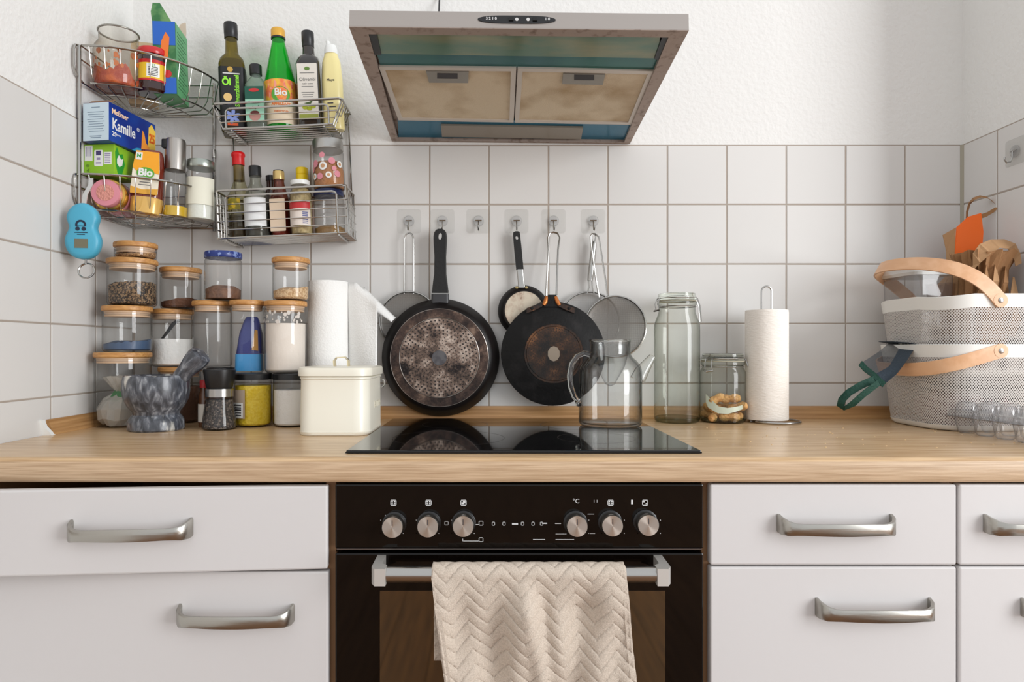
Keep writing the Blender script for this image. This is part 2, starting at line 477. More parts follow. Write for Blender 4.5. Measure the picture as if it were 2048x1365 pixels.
def cabinet(x0, x1, label):
    c = thing('base_cabinet', label, 'cabinet', ((x0 + x1) / 2, -.30, 0), group='white base cabinets')
    dx = -(x0 + x1) / 2
    mb = MB()
    t = .016
    mb.box(x0 + dx, x0 + t + dx, -.280, .295, .10, .858); mb.box(x1 - t + dx, x1 + dx, -.280, .295, .10, .858)
    mb.box(x0 + t + dx, x1 - t + dx, -.270, .295, .10, .116); mb.box(x0 + t + dx, x1 - t + dx, .280, .295, .116, .858)
    part('body', mb, carcass_m, c, smooth=False)
    part('plinth', MB().box(x0 + dx, x1 + dx, -.25, -.235, 0, .098), carcass_m, c, smooth=False)
    return c, dx
cA, dx = cabinet(-.8880, -.2560, 'white fronted base cabinet left of the oven, its top drawer slightly open')
rt = -.2645
front('drawer', cA, -.612, 0, .7205, .8545, -.302, .789, loc=(rt + dx, FY + .298, 0), rz=R(4.2))
front('door', cA, -.622, 0, .125, .7155, -.147, .6455, loc=(rt + dx, FY + .3015, 0))
cB, dx = cabinet(.3420, .7480, 'white fronted base cabinet right of the oven with drawer above a door')
front('drawer', cB, .3500 + dx, .7455 + dx, .7265, .8560, .5495 + dx, .7905, loc=(0, FY + .30, 0))
front('door', cB, .3500 + dx, .7455 + dx, .125, .7235, .6110 + dx, .6560, loc=(0, FY + .30, 0))
cC, dx = cabinet(.7490, 1.180, 'white fronted base cabinet at the far right end below the baskets')
front('drawer', cC, .7500 + dx, 1.176 + dx, .7265, .8560, .881 + dx, .7905, loc=(0, FY + .30, 0))
front('door', cC, .7500 + dx, 1.176 + dx, .125, .7235, .941 + dx, .6560, loc=(0, FY + .30, 0))

# oven
OX0, OX1 = -.2530, .3390
ov = thing('oven', 'built-in black glass oven with six steel knobs and a beige towel on its bar', 'oven', ((OX0 + OX1) / 2, -.30, .10))
oc = (OX0 + OX1) / 2
def lx(px, s=1245.0): return (px - PX) / s - oc
def lz(py, s=1245.0): return CZ - (py - PY) / s - .10
hw = (OX1 - OX0) / 2
mb = MB(); mb.box(-hw + .004, hw - .004, -.20, .27, 0, .752)
cavity_m = M('oven_body', (20, 18, 17), .6)
part('body', mb, cavity_m, ov, smooth=False)
part('control_panel', MB().rbox(-hw, hw, -.300, -.20, lz(1098), lz(969), .0025), oven_glass, ov, smooth=False)
part('panel_edge', MB().box(-hw + .003, hw - .003, -.3012, -.298, lz(1100), lz(1097.6)), M('panel_edge', (112, 104, 100), .3, .8), ov, smooth=False)
dr = part('door', MB().rbox(-hw, hw, -.300, -.255, .03, lz(1107), .0025), oven_glass, ov, smooth=False)
# inner window: an amber coated pane just behind the front glass, flush in a shallow recess
amber = M('amber_coated_pane', (112, 100, 80), .05, .85, spec=.5)
part('window_pane', MB().box(lx(760), lx(1330), -.3006, -.299, .13, lz(1182)), amber, dr, 'amber coated window pane', smooth=False)
bs = 1306.0
zb = CZ - (1149 - 700) / bs - .10
hb = part('handle_bar', MB().tube([(lx(757, bs), -.349, zb), (lx(1328, bs), -.349, zb)], .0122, 20), steel, dr, 'round steel bar handle')
for px, sg in ((744, 1), (1340, -1)):
    x = lx(px, bs); mb = MB()
    path = [(.0, -.3005), (.0, -.336), (.004, -.350), (.012, -.3615)]
    rings = []
    mb.prism([(x, -.300, zb - .012), (x, -.352, zb - .0135), (x + sg * .006, -.3635, zb - .0135), (x + sg * .0225, -.3635, zb - .0135), (x + sg * .0225, -.345, zb - .0135), (x + sg * .0135, -.336, zb - .0135), (x + sg * .0135, -.300, zb - .012)], (0, 0, .026))
    part('handle_bracket', mb, bracket_m, dr, ang=30)
mb0 = MB().lathe([(.0172, 0), (.0172, .0035), (.0170, .006), (.0170, .0228), (.0160, .0242), (.0005, .0242)], 32)
MK = Matrix.Rotation(R(90), 4, 'X')
mb0.xf(MK)
# brushed circular face
m, nt, N, L, b = nodes('knob_steel')
b.inputs['Base Color'].default_value = lin((206, 200, 192)); b.inputs['Metallic'].default_value = 1; b.inputs['Roughness'].default_value = .34
b.inputs['Anisotropic'].default_value = .85
tg = N.new('ShaderNodeTangent'); tg.direction_type = 'RADIAL'; tg.axis = 'Y'; L.new(tg.outputs[0], b.inputs['Tangent'])
knob_m = m
kme = mesh_of('knob', mb0, knob_m)
pme = mesh_of('pointer', MB().box(-.0006, .0006, -.0247, -.0238, .003, .0115), dark_print, smooth=False)
sme = mesh_of('collar', MB().lathe([(.0195, 0), (.0195, .002), (.0178, .003)], 28).xf(MK), black_pl)
for i, (px, py) in enumerate(((784, 1057), (855, 1056), (926, 1055), (1155, 1055), (1226, 1054), (1298, 1053))):
    k = bpy.data.objects.new('knob', kme); COL.objects.link(k); k.parent = ov
    k.location = (lx(px, 1277), -.300, lz(py, 1277)); k['label'] = 'round steel knob'
    for nm, me in (('pointer', pme), ('collar', sme)):
        q = bpy.data.objects.new(nm, me); COL.objects.link(q); q.parent = k
# printed symbols on the panel
pm = MB()
def bar(x0, x1, y0, y1): pm.box(lx(x0), lx(x1), -.3006, -.3001, lz(y1), lz(y0))
def frame(cx, cy, w_, h_, t=1.2):
    bar(cx - w_, cx + w_, cy - h_, cy - h_ + t); bar(cx - w_, cx + w_, cy + h_ - t, cy + h_); bar(cx - w_, cx - w_ + t, cy - h_, cy + h_); bar(cx + w_ - t, cx + w_, cy - h_, cy + h_)
for px in (787, 857, 927, 1221, 1290):
    frame(px, 1006, 6, 6, 1.3)
    for a in (-2.5, 2.5):
        for c in (-2.5, 2.5):
            if (px in (787, 857, 1221)) or a * c > 0: bar(px + a - 1.4, px + a + 1.4, 1006 + c - 1.4, 1006 + c + 1.4)
bar(923, 931, 1002, 1010)
bar(1262, 1266, 1000, 1010)
frame(893, 1047, 4, 4); frame(962, 1047, 4.5, 4.5); frame(962, 1080, 4.5, 4.5); bar(951, 957, 1049, 1050.2); bar(926, 957, 1082, 1083.2); bar(925, 926.2, 1078, 1083)
for px in (987, 1008, 1045, 1066, 1083): 
    frame(px, 1048, 3, 3.6, .9)
bar(1024, 1036, 1047, 1050); bar(1084, 1094, 1046, 1048.5); bar(1110, 1122, 1047, 1048.5)
bar(1066, 1090, 1079, 1080); bar(1111, 1133, 1068, 1069); bar(1111, 1148, 1079, 1080); bar(1175, 1188, 1028, 1029.2); bar(1180, 1190, 1067, 1068)
for px in (784, 855, 926, 1155, 1226, 1298):
    for a in (-150, -30, 30, 60, 90, 120, 150, 210):
        x, y = px + 26 * math.cos(R(a)), 1054 - 26 * math.sin(R(a)); bar(x - .8, x + .8, y - .8, y + .8)
part('panel_marks', pm, white_print, ov, kind='stuff', smooth=False)
lettering('\u00b0C', .010, white_print, ov, x=lx(1152), z=lz(1003), y=-.3003, name='panel_letters')
lettering('1 1', .006, white_print, ov, x=lx(1191), z=lz(1003), y=-.3003, name='panel_letters')

# hob
hob = thing('ceramic_hob', 'flat black ceramic hob set into the worktop above the oven', 'hob', ((-.2433 + .3470) / 2, (-.564 - .054) / 2, .9003))
part('glass_plate', MB().rbox(-.2952, .2952, -.255, .255, 0, .0052, .0018, 2), black_glass, hob, smooth=False)
part('edge_trim', MB().box(-.2957, .2957, -.2562, -.2548, .0003, .0028), M('hob_edge', (34, 32, 31), .3, .6), hob, smooth=False)
ringm = M('hob_ring_print', (52, 52, 54), .2)
for x, y, r_ in ((-.135, -.10, .105), (-.135, .125, .0725), (.145, -.10, .0725), (.145, .115, .09)):
    mb = MB(); rings = [[(x + q * math.cos(2 * math.pi * i / 64), y + q * math.sin(2 * math.pi * i / 64), .00535) for i in range(64)] for q in (r_, r_ + .0012)]
    mb.loft(rings, False, False); part('zone_ring', mb, ringm, hob, smooth=False)

# towel over the bar
towel_m = M('towel_cotton', (214, 200, 185), .95, bump=(900, .35), var=(500, (194, 180, 165), .35, .65), spec=.1)
tw = thing('kitchen_towel', 'beige towel with a stitched zigzag pattern draped over the oven handle bar', 'towel', (0.055, -.649, zb + .10))
def chev(u, v):                                           # u across 0..1 (0.29 m), v down in metres
    q = (u * 5.3 + .15) % 1
    tri_ = abs(q * 2 - 1)
    p = (v + .0275 * tri_) / .0215
    f = p % 1
    ridge = math.sin(math.pi * f) ** .5
    return .0015 * ridge - .0003 * (math.cos(f * 8 * math.pi) > .4) - (.0013 if f < .10 else 0)
Lf = .40
def tow(u, t):
    v = t * (Lf + .05 + .14)
    wdt = .292
    # arc over the bar of radius .0145, back leg .14 long
    r_ = .0148
    if v < .14:                                           # back leg, going up
        y, z = r_, -(.14 - v)
    elif v < .14 + math.pi * r_:
        a = (v - .14) / r_; y, z = r_ * math.cos(a), r_ * math.sin(a)
    else:
        y, z = -r_, -(v - .14 - math.pi * r_)
    dn = max(0, -z) if v > .14 else 0
    skew = .020 * dn / .17 * (1.15 - .42 * u)
    x = (u - .5) * wdt + skew * (1 if v > .1 else 1)
    h = chev(u, v)
    fold = min(1, dn / .05)
    fl = 1.7 * fold * (.0055 * math.sin(u * 13 + 1.0 + dn * 6) + .004 * math.exp(-((u - .47 - dn * .25) / .045) ** 2) - .006 * math.exp(-((u - .55 - dn * .1) / .05) ** 2) + .003 * math.sin(u * 29 + dn * 25) + .003 * math.sin(u * 8 - dn * 30))
    if v < .14: return (x, y + h * .5, z)
    if v < .14 + math.pi * r_:
        a = (v - .14) / r_; return (x, (r_ + h) * math.cos(a), (r_ + h) * math.sin(a))
    return (x, y - h - fl, z)
mb = MB().grid(tow, 190, 300)
o = part('cloth', mb, towel_m, tw, ang=180)
sd = o.modifiers.new('thick', 'SOLIDIFY'); sd.thickness = .0022; sd.offset = -1
for u0 in (.012, .988):
    mb = MB(); pts = []
    for j in range(60):
        t = .28 + .72 * j / 59; p = Vector(tow(u0, t)); pts.append(p + Vector((0, -.0012, 0)))
    part('hem', mb.strip(pts, (.0045, 0, 0), (0, .0012, 0)), towel_m, tw)

# ------------------------------------------------------------------ cooker hood
hd = thing('cooker_hood', 'grey steel cooker hood above the hob, greasy filters under it', 'hood', (.0462, -.0005, 1.596), (-math.atan(.0903), R(.62), 0))
W2, DP = .300, .497
mb = MB(); o_ = [(-W2, -DP), (W2, -DP), (W2, 0), (-W2, 0)]; i_ = [(-W2 + .030, -DP + .022), (W2 - .030, -DP + .022), (W2 - .016, -.008), (-W2 + .016, -.008)]
ring = lambda pts, z: [(x, y, z) for x, y in pts]
mb.loft([ring(o_, 0), ring(o_, .030)], False, True)
part('canopy', mb, hood_steel, hd, 'brushed steel front and sides', smooth=False)
mb = MB(); mb.loft([ring(o_, .0005), ring(o_, -.001), ring(i_, -.001), ring(i_, .010)], False, False)
part('rim', mb, hood_dirty, hd, 'greasy brown underside rim', smooth=False)
part('motor_box', MB().box(-.20, .20, -.20, -.004, .030, .11), hood_steel, hd, smooth=False)
def hq(px, py):                                           # point on the underside plane under a pixel
    y = (685.5 - 1.652 * (700 - py)) / ((700 - py) + 118.3); return (px - PX) * (D + y) / F - .0462, y / math.cos(math.atan(.0903))
def quad(pts, z0, z1, dz=0):
    c = [hq(*p) for p in pts]; return MB().prism([(x, y, z0) for x, y in c], (0, 0, z1 - z0))
film = M('teal_film', (14, 88, 96), .22, .25, var=(7, (30, 104, 96), .3, .7, 3), spec=.6)
film_blue = M('blue_film', (10, 106, 138), .22, .25, spec=.6)
glass_visor = M('green_visor_glass', (92, 126, 106), .16, .1, var=(6, (146, 146, 112), .40, .72, 5, (1, 3, 1)), spec=.6)
part('visor_glass', quad([(750, 62), (1320, 66), (1316, 118), (758, 115)], .004, .008), glass_visor, hd, 'green tinted glass visor', smooth=False)
part('film_strip', quad([(752, 114), (1318, 117), (1312, 145), (760, 140)], .007, .012), film, hd, 'teal film strip', smooth=False)
part('film_strip', quad([(795, 246), (1266, 248), (1246, 286), (797, 283)], .007, .012), film_blue, hd, 'blue film strip', smooth=False)
part('slide', quad([(736, 66), (752, 68), (762, 114), (749, 114)], .001, .012), black_pl, hd, 'black visor slide', smooth=False)
part('slide', quad([(1324, 72), (1341, 74), (1322, 120), (1308, 117)], .001, .012), black_pl, hd, 'black visor slide', smooth=False)
part('back_plate', MB().box(-W2 + .01, W2 - .01, -DP + .02, -.002, .0135, .018), hood_dirty, hd, smooth=False)
alu = M('filter_aluminium', (206, 198, 188), .4, .4)
latch_m = M('latch_grey', (150, 146, 138), .4, .5)
fmesh = M('filter_mesh', (222, 206, 178), .55, .1, var=(10, (164, 132, 82), .46, .80, 12), bump=(600, .3))
for pts, lp in (([(757, 140), (1032, 140), (1027, 248), (797, 246)], [(852, 147), (937, 147), (936, 169), (858, 169)]), ([(1035, 140), (1308, 143), (1263, 250), (1029, 248)], [(1126, 149), (1210, 150), (1205, 170), (1124, 169)])):
    c = [hq(*p) for p in pts]; cx = sum(p[0] for p in c) / 4; cy = sum(p[1] for p in c) / 4
    ins = [(x + (cx - x) * .075, y + (cy - y) * .10) for x, y in c]
    mb = MB(); mb.loft([ring(c, .010), ring(c, .003), ring(ins, .003), ring(ins, .010)], False, False)
    f = part('grease_filter', mb, alu, hd, 'dirty metal grease filter', smooth=False)
    part('filter_mesh', MB().prism([(x, y, .0055) for x, y in ins], (0, 0, .003)), fmesh, f, 'yellowed filter mesh', smooth=False)
    l = part('latch', quad(lp, .0015, .006), latch_m, f, smooth=False)
    q = [(lp[0][0] + 22, 150), (lp[1][0] - 22, 150), (lp[1][0] - 22, 160), (lp[0][0] + 22, 160)]
    part('latch_slot', quad(q, .0008, .003), dark_print, f, smooth=False)
lc = part('lamp_cover', quad([(882, 255), (1166, 257), (1162, 279), (884, 277)], .002, .008), M('lamp_cover', (140, 132, 120), .3, .2), hd, 'greyish lamp cover', smooth=False)
# control strip on the front face
zc = .0155
mb = MB(); mb.prism([(.069 * math.copysign(abs(math.cos(a)) ** .55, math.cos(a)) - .004, -DP - .0001, zc + .0072 * math.copysign(abs(math.sin(a)) ** 1.1, math.sin(a))) for a in [2 * math.pi * i / 40 for i in range(40)]], (0, -.0015, 0))
cs = part('control_strip', mb, black_pl, hd, 'black slider strip')
part('slider', MB().box(-.018, -.010, -DP - .004, -DP - .0015, zc - .003, zc + .003), black_matt, cs, smooth=False)
part('slider', MB().box(.024, .032, -DP - .004, -DP - .0015, zc - .003, zc + .003), black_matt, cs, smooth=False)
lettering('3 2 1 0', .0068, white_print, cs, x=-.049, z=zc + .001, y=-DP - .0018, bold=.0002)
lettering('1 0', .0068, white_print, cs, x=.050, z=zc + .001, y=-DP - .0018, bold=.0002)
for x in (-.004, .016):
    part('symbol', disc(.003, -DP - .0016, x=x, z=zc), white_print, cs, smooth=False)
p0 = at(879, 8, -.004)
cd = tag(part('power_cord', MB().tube([(p0.x, -.1, 1.80), (p0.x, -.03, 1.90), (p0.x, -.004, 1.96), (p0.x, -.004, 2.35)], .0022, 6), black_pl), 'thin black cord rising from the cooker hood up the wall', 'cord')
# ------------------------------------------------------------------ wire shelf in the left corner
SH = thing('corner_wire_shelf', 'chrome wire shelf in the left corner, two curved baskets and two straight ones', 'wire shelf', (WL, 0, 1.37))
ZB = 1.37
def arc_pts(r, z, n=22, y0=-.012, x0=.010):
    return [(x0 + (r - x0) * math.sin(math.pi / 2 * i / n), y0 - (r - .012 + y0 + .012 if False else r - abs(y0)) * math.cos(math.pi / 2 * i / n), z) for i in range(n + 1)]
def corner_basket(zr, zb):
    zr -= ZB; zb -= ZB
    bk = part('corner_basket', MB().tube(arc_pts(.226, zr, 28), .0026, 8), chrome, SH)           # front rim
    part('lower_rail', MB().tube(arc_pts(.203, zb + .006, 24), .0022, 6), chrome, bk)
    part('inner_rail', MB().tube(arc_pts(.150, zb, 20), .0014, 6), chrome, bk)
    part('inner_rail', MB().tube(arc_pts(.085, zb, 14), .0017, 6), chrome, bk)
    for z_ in (zr, zr - .030, zb):
        part('wall_rail', MB().tube([(.008, -.222, z_), (.008, -.008, z_), (.205, -.008, z_)], .0018, 6), chrome, bk)
    # rounded end loops against the two walls
    lp = [(.004, -.226, zr), (.004, -.238, zr - .004), (.004, -.243, zr - .015), (.004, -.243, zb + .030), (.004, -.236, zb + .014), (.004, -.210, zb + .002)]
    part('end_loop', MB().tube(lp, .0026, 7), chrome, bk)
    lp = [(.214, -.006, zr), (.222, -.006, zr - .012), (.222, -.006, zb + .020), (.212, -.006, zb)]
    part('end_loop', MB().tube(lp, .0022, 7), chrome, bk)
    for i in range(11):
        a = math.pi / 2 * (i + .5) / 11
        def pt(r, z): return (.010 + (r - .010) * math.sin(a), -.012 - (r - .012) * math.cos(a), z)
        part('wire', MB().tube([pt(.226, zr), pt(.214, zb + .022), pt(.204, zb + .007), pt(.196, zb), pt(.014, zb)], .0012, 6), chrome, bk)
    return bk
corner_basket(1.736, 1.657)
corner_basket(1.456, 1.377)
part('post', MB().tube([(.006, -.226, .020), (.006, -.226, .366)], .0036, 8), chrome, SH)
part('post', MB().tube([(.205, -.006, .0), (.205, -.006, .372)], .0032, 8), chrome, SH)
part('post_collar', MB().lathe([(.0055, .185), (.0055, .205)], 14, M=Matrix.Translation((.205, -.006, 0))), chrome, SH)

RX, RZ0, ROLL = -.509, 1.659, R(-2.6)
RK = Matrix.Translation((RX - WL, 0, RZ0 - ZB)) @ Matrix.Rotation(ROLL, 4, 'Y')
RKW = Matrix.Translation((RX, 0, RZ0)) @ Matrix.Rotation(ROLL, 4, 'Y')
def straight_basket(zr, zb, flare):
    yb, yf = -.006, -.108; hw = .153; bw = hw - flare
    mk = lambda pts, r, n=7, closed=False: MB().tube(pts, r, n, closed).xf(RK)
    bk = part('straight_basket', mk([(-hw, yb, zr), (-hw, yf + .006, zr), (-hw + .006, yf, zr), (hw - .006, yf, zr), (hw, yf + .006, zr), (hw, yb, zr)], .0029, 8, True), chrome, SH)
    fz = zr - .013
    xf_ = bw - .008 if flare else hw - .022
    lp = [(-xf_, yf - .001, zb), (-xf_, yf - .001, fz - .008), (-xf_ + .003, yf - .001, fz - .003), (-xf_ + .009, yf - .001, fz), (xf_ - .009, yf - .001, fz), (xf_ - .003, yf - .001, fz - .003), (xf_, yf - .001, fz - .008), (xf_, yf - .001, zb)]
    part('front_frame', mk(lp, .0026), chrome, bk)
    n = 2 if flare else 4
    for i in range(n):
        z = fz - (fz - zb) * (i + 1) / (n + 1); e = hw - flare * (zr - z) / (zr - zb)
        part('wire', mk([(-e, yb, z), (-e, yf, z), (e, yf, z), (e, yb, z)], .0014, 6), chrome, bk)
    part('bottom_rail', mk([(-bw, yb, zb), (-bw, yf, zb), (bw, yf, zb), (bw, yb, zb)], .0026, 7, True), chrome, bk)
    for i in range(7):
        y = yf + (yb - yf) * (i + .6) / 7.2
        part('floor_wire', mk([(-bw, y, zb - .002), (bw, y, zb - .002)], .0017, 6), chrome, bk)
    for sx in (-1, 1):
        for i in range(6):
            y = yf + (yb - yf) * (i + .3) / 6
            part('side_wire', mk([(sx * hw, y, zr), (sx * bw, y, zb)], .0015 if i else .0024, 6), chrome, bk)
    for x in (-bw + .02, bw - .02):
        part('floor_rail', mk([(x, yf, zb - .004), (x, yb, zb - .006)], .0024, 6), chrome, bk)
    return bk
straight_basket(0, -.060, .024)
straight_basket(-.205, -.3175, 0)
for x in (-.146, .146):
    part('back_post', MB().tube([(x, -.004, 0), (x, -.004, -.20)], .0018, 6).xf(RK), chrome, SH)

# ------------------------------------------------------------------ things on the corner baskets
UB, LB = 1.6595, 1.3795
lay = lambda *a, **k: thing(*a, **k)
# open jar with tomato remains
t = thing('glass_jar', 'large open glass jar with red tomato sauce remains, upper corner basket', 'jar', (-.848, -.166, UB))
part('jar_glass', MB().lathe([(.0, .0), (.043, .0), (.050, .006), (.0515, .02), (.0515, .082), (.049, .094), (.041, .106), (.040, .112), (.041, .131)], 40, False, False), glass_thin('smeared_glass', (.95, .93, .90), (.42, .38, .32), milk=.06, milkcol=(222, 190, 150)), t)
part('rim', MB().tube([(.041 * math.cos(2 * math.pi * i / 36), .041 * math.sin(2 * math.pi * i / 36), .131) for i in range(36)], .0022, 7, True), M('jar_rim', (150, 148, 140), .25, .5), t)
sauce = M('tomato_sauce', (166, 44, 16), .4, var=(60, (206, 96, 34), .45, .7), bump=(60, .6))
random.seed(3)
n = 40
mb = MB(); tops = [.030 + .010 * math.sin(5 * 2 * math.pi * i / n) + random.uniform(-.006, .012) for i in range(n)]
rg = lambda r_, zz: [(r_ * math.cos(2 * math.pi * i / n), r_ * math.sin(2 * math.pi * i / n), zz[i] if isinstance(zz, list) else zz) for i in range(n)]
mb.loft([rg(.046, .003), rg(.0502, .012), rg(.0502, tops), rg(.047, [q - .004 for q in tops]), rg(.03, .016)])
part('tomato_sauce', mb, sauce, t)
mb = MB()
for k in range(26):
    a = random.uniform(0, 2 * math.pi); z = random.uniform(.038, .075); s_ = random.uniform(.002, .006)
    c = Vector((.0506 * math.cos(a), .0506 * math.sin(a), z)); tv = Vector((-math.sin(a), math.cos(a), 0)); nv = Vector((math.cos(a), math.sin(a), 0))
    mb.prism([c + tv * s_ * math.cos(q) * random.uniform(.6, 1.2) + Vector((0, 0, s_ * 1.3 * math.sin(q))) for q in [2 * math.pi * j / 8 for j in range(8)]], nv * -.0012)
part('sauce_splashes', mb, M('sauce_splash', (200, 110, 50), .5), t, kind='stuff')

# red lidded jar
red_lid = M('red_lid', (196, 22, 26), .25, coat=.3)
t = thing('preserve_jar', 'dark jar with a red lid and yellow barcode label, upper corner basket', 'jar', (-.783, -.142, UB), (0, 0, R(20)))
part('jar_glass', MB().lathe([(0, 0), (.030, 0), (.0345, .005), (.0345, .078), (.030, .086), (.030, .09)], 36, False, True), M('dark_jam', (44, 10, 8), .08, coat=.6), t)
part('lid', MB().lathe([(.0325, .086), (.0335, .088), (.0335, .098), (.031, .1015), (.026, .1015), (.0255, .100), (0, .100)], 36, True, False), red_lid, t)
part('label', patch(.0347, -50, 62, .026, .068), M('jar_label_yellow', (232, 190, 36), .5), t, 'yellow label')
part('label_band', patch(.0349, -50, 62, .062, .070), red_lid, t); part('label_band', patch(.0349, -50, 62, .022, .0265), red_lid, t)
part('barcode_field', patch(.0351, -14, 30, .030, .060), white_pl, t)
for k in range(6): part('barcode_line', patch(.0354, -8, 24, .033 + k * .0036, .0345 + k * .0036, 6), dark_print, t)
lettering('25', .009, M('green_print', (60, 150, 50), .5), t, wrap=.0356, x=.006, z=.0555)

# beige packet behind
t = thing('paper_packet', 'beige paper packet with a green corner, behind the red lidded jar', 'packet', (-.842, -.070, UB + .001), (R(-4), 0, R(14)))
mb = MB().loft([[(x, y * s_, z) for x, y in ((-.030, -.012), (.030, -.012), (.030, .012), (-.030, .012))] for z, s_ in ((0, 1), (.08, 1.1), (.140, .5), (.160, .08))])
part('bag', mb, M('beige_paper', (222, 196, 158), .7, bump=(70, .2)), t)
part('corner_print', MB().prism([(.012, -.0105, .130), (.0303, -.0125, .105), (.0303, -.0085, .140), (.024, -.005, .152)], (0, -.0006, 0)), M('packet_green', (62, 104, 66), .6), t, smooth=False)

# green and blue carton
t = thing('cracker_carton', 'tall green and blue food carton with its top flaps torn open, upper corner basket', 'carton', (-.7555, -.108, UB), (0, R(-1.5), R(8)))
gcart = M('carton_green', (92, 168, 112), .4); bcart = M('carton_blue', (30, 96, 190), .4); gd = M('carton_leaf', (48, 110, 60), .45, var=(40, (104, 150, 92), .4, .65)); orange_m = M('carton_orange', (232, 120, 40), .4)
w_, d_, h_ = .050, .085, .166
mb = MB(); t_ = .0012
for x0, x1, y0, y1 in ((-w_ / 2, w_ / 2, -d_ / 2, -d_ / 2 + t_), (-w_ / 2, w_ / 2, d_ / 2 - t_, d_ / 2), (-w_ / 2, -w_ / 2 + t_, -d_ / 2, d_ / 2), (w_ / 2 - t_, w_ / 2, -d_ / 2, d_ / 2)): mb.box(x0, x1, y0, y1, 0, h_)
mb.box(-w_ / 2, w_ / 2, -d_ / 2, d_ / 2, 0, t_)
part('carton_body', mb, gcart, t, smooth=False)
part('front_print', MB().box(-w_ / 2 + .0003, w_ / 2 - .0003, -d_ / 2 - .0005, -d_ / 2, .001, h_), gd, t, 'leafy green front print', smooth=False)
part('blue_print', flat(-w_ / 2 + .001, w_ / 2 - .0005, .112, h_, -d_ / 2 - .0006), bcart, t, smooth=False)
part('blue_print', flat(-w_ / 2 + .001, w_ / 2 - .0005, .001, .038, -d_ / 2 - .0006), bcart, t, smooth=False)
part('orange_print', MB().prism([(-.010, -d_ / 2 - .0012, .07), (.008, -d_ / 2 - .0012, .085), (.012, -d_ / 2 - .0012, .13), (.004, -d_ / 2 - .0012, .142), (-.006, -d_ / 2 - .0012, .12)], (0, -.0005, 0)), orange_m, t, smooth=False)
part('red_print', disc(.009, -d_ / 2 - .0012, x=.006, z=.046), red_lid, t, smooth=False)
gp = M('carton_line_print', (54, 116, 74), .5)
mb = MB()
for k in range(16):
    z = .020 + k * .0085
    mb.box(w_ / 2, w_ / 2 + .0004, -d_ / 2 + .012, d_ / 2 - .012 - .02 * ((k * 7) % 3) / 2, z, z + .0016)
part('side_text', mb, gp, t, kind='stuff', smooth=False)
part('flap', MB().strip([(-w_ / 2, 0, h_), (-w_ / 2 - .004, -.004, h_ + .018), (-w_ / 2 + .004, -.010, h_ + .042)], [(0, .036, 0), (0, .028, 0), (0, .012, 0)], (.0006, 0, 0)), gd, t, 'green torn top flap')
part('flap', MB().strip([(-.004, -d_ / 2, h_), (-.010, -d_ / 2 - .003, h_ + .020), (-.016, -d_ / 2 + .004, h_ + .044)], [(.021, 0, 0), (.016, 0, 0), (.008, 0, 0)], (0, .0006, 0)), gd, t, 'green torn top flap')
part('flap', MB().strip([(w_ / 2 - .002, d_ / 2 - .03, h_), (w_ / 2, d_ / 2 - .026, h_ + .014), (w_ / 2 + .002, d_ / 2 - .016, h_ + .032)], [(0, .026, 0), (0, .020, 0), (0, .002, 0)], (.0006, 0, 0)), M('carton_inside', (206, 190, 170), .7), t, 'bare cardboard flap')

# pink lidded jar lying on its side
gold = M('gold_metal', (206, 164, 84), .25, .9)
pink = M('pink_lid', (216, 138, 150), .4)
t = thing('pink_jar', 'pink jar lying on its side, round pink lid facing out, lower corner basket', 'jar', (-.8535, -.196, LB + .0385), (R(90), 0, R(10)))
part('jar_body', MB().lathe([(.022, -.115), (.034, -.112), (.037, -.10), (.037, -.022), (.033, -.012)], 36), M('pink_glass', (188, 120, 130), .2, coat=.4), t)
part('gold_ring', MB().lathe([(.0345, -.020), (.0365, -.016), (.0365, -.004), (.034, .0), (.028, .002)], 36), gold, t, 'gold ring')
part('lid', MB().lathe([(.0285, .0), (.030, .002), (.030, .016), (.0285, .0185), (.0, .0185)], 36, True, False), pink, t)
part('emblem', MB().lathe([(.018, .0185), (.018, .0192), (0, .0192)], 30, True, False), M('pink_emblem', (222, 150, 136), .6, bump=(220, .6)), t, 'round raised emblem')

# green tea box
lime = M('lime_carton', (140, 192, 40), .45); leafm = M('leaf_green', (40, 150, 50), .5)
t = thing('tea_box', 'lime green tea box with white barcode panels, under the blue tea box', 'tea box', (-.8665, -.166, 1.4605), (0, 0, R(-4)))
bw, bd, bh = .070, .078, .0665
part('carton', MB().rbox(-bw / 2, bw / 2, -bd / 2, bd / 2, 0, bh, .0006, 1), lime, t)
fy = -bd / 2
part('panel', flat(-.033, -.015, .030, .064, fy, .0004), white_pl, t, smooth=False)
part('panel', flat(-.011, .009, .018, .054, fy, .0004, .003), white_pl, t, smooth=False)
part('panel', flat(.011, .029, .022, .049, fy, .0004), white_pl, t, smooth=False)
violet = M('violet_print', (70, 60, 110), .5)
part('emblem', flat(-.0065, .0045, .042, .052, fy - .0004, .0003), violet, t, smooth=False)
mb = MB()
for k in range(6): mb.box(.0135, .0265, fy - .0007, fy - .0004, .025 + k * .0038, .0268 + k * .0038)
for k in range(4): mb.box(-.030 + k * .0035, -.0285 + k * .0035, fy - .0007, fy - .0004, .040, .061)
mb.box(-.007, .005, fy - .0007, fy - .0004, .024, .027); mb.box(-.005, .003, fy - .0007, fy - .0004, .032, .037)
part('panel_print', mb, M('lilac_print', (150, 140, 176), .6), t, kind='stuff', smooth=False)
mb = MB().prism([(-.029, fy - .0004, .008), (-.022, fy - .0004, .014), (-.023, fy - .0004, .006)], (0, -.0003, 0)).prism([(-.026 + .004 * math.cos(a), fy - .0004, .0195 + .003 * math.sin(a)) for a in [k * math.pi / 4 for k in range(8)]], (0, -.0003, 0))
part('recycling_marks', mb, M('dark_lime', (98, 140, 34), .6), t, smooth=False)
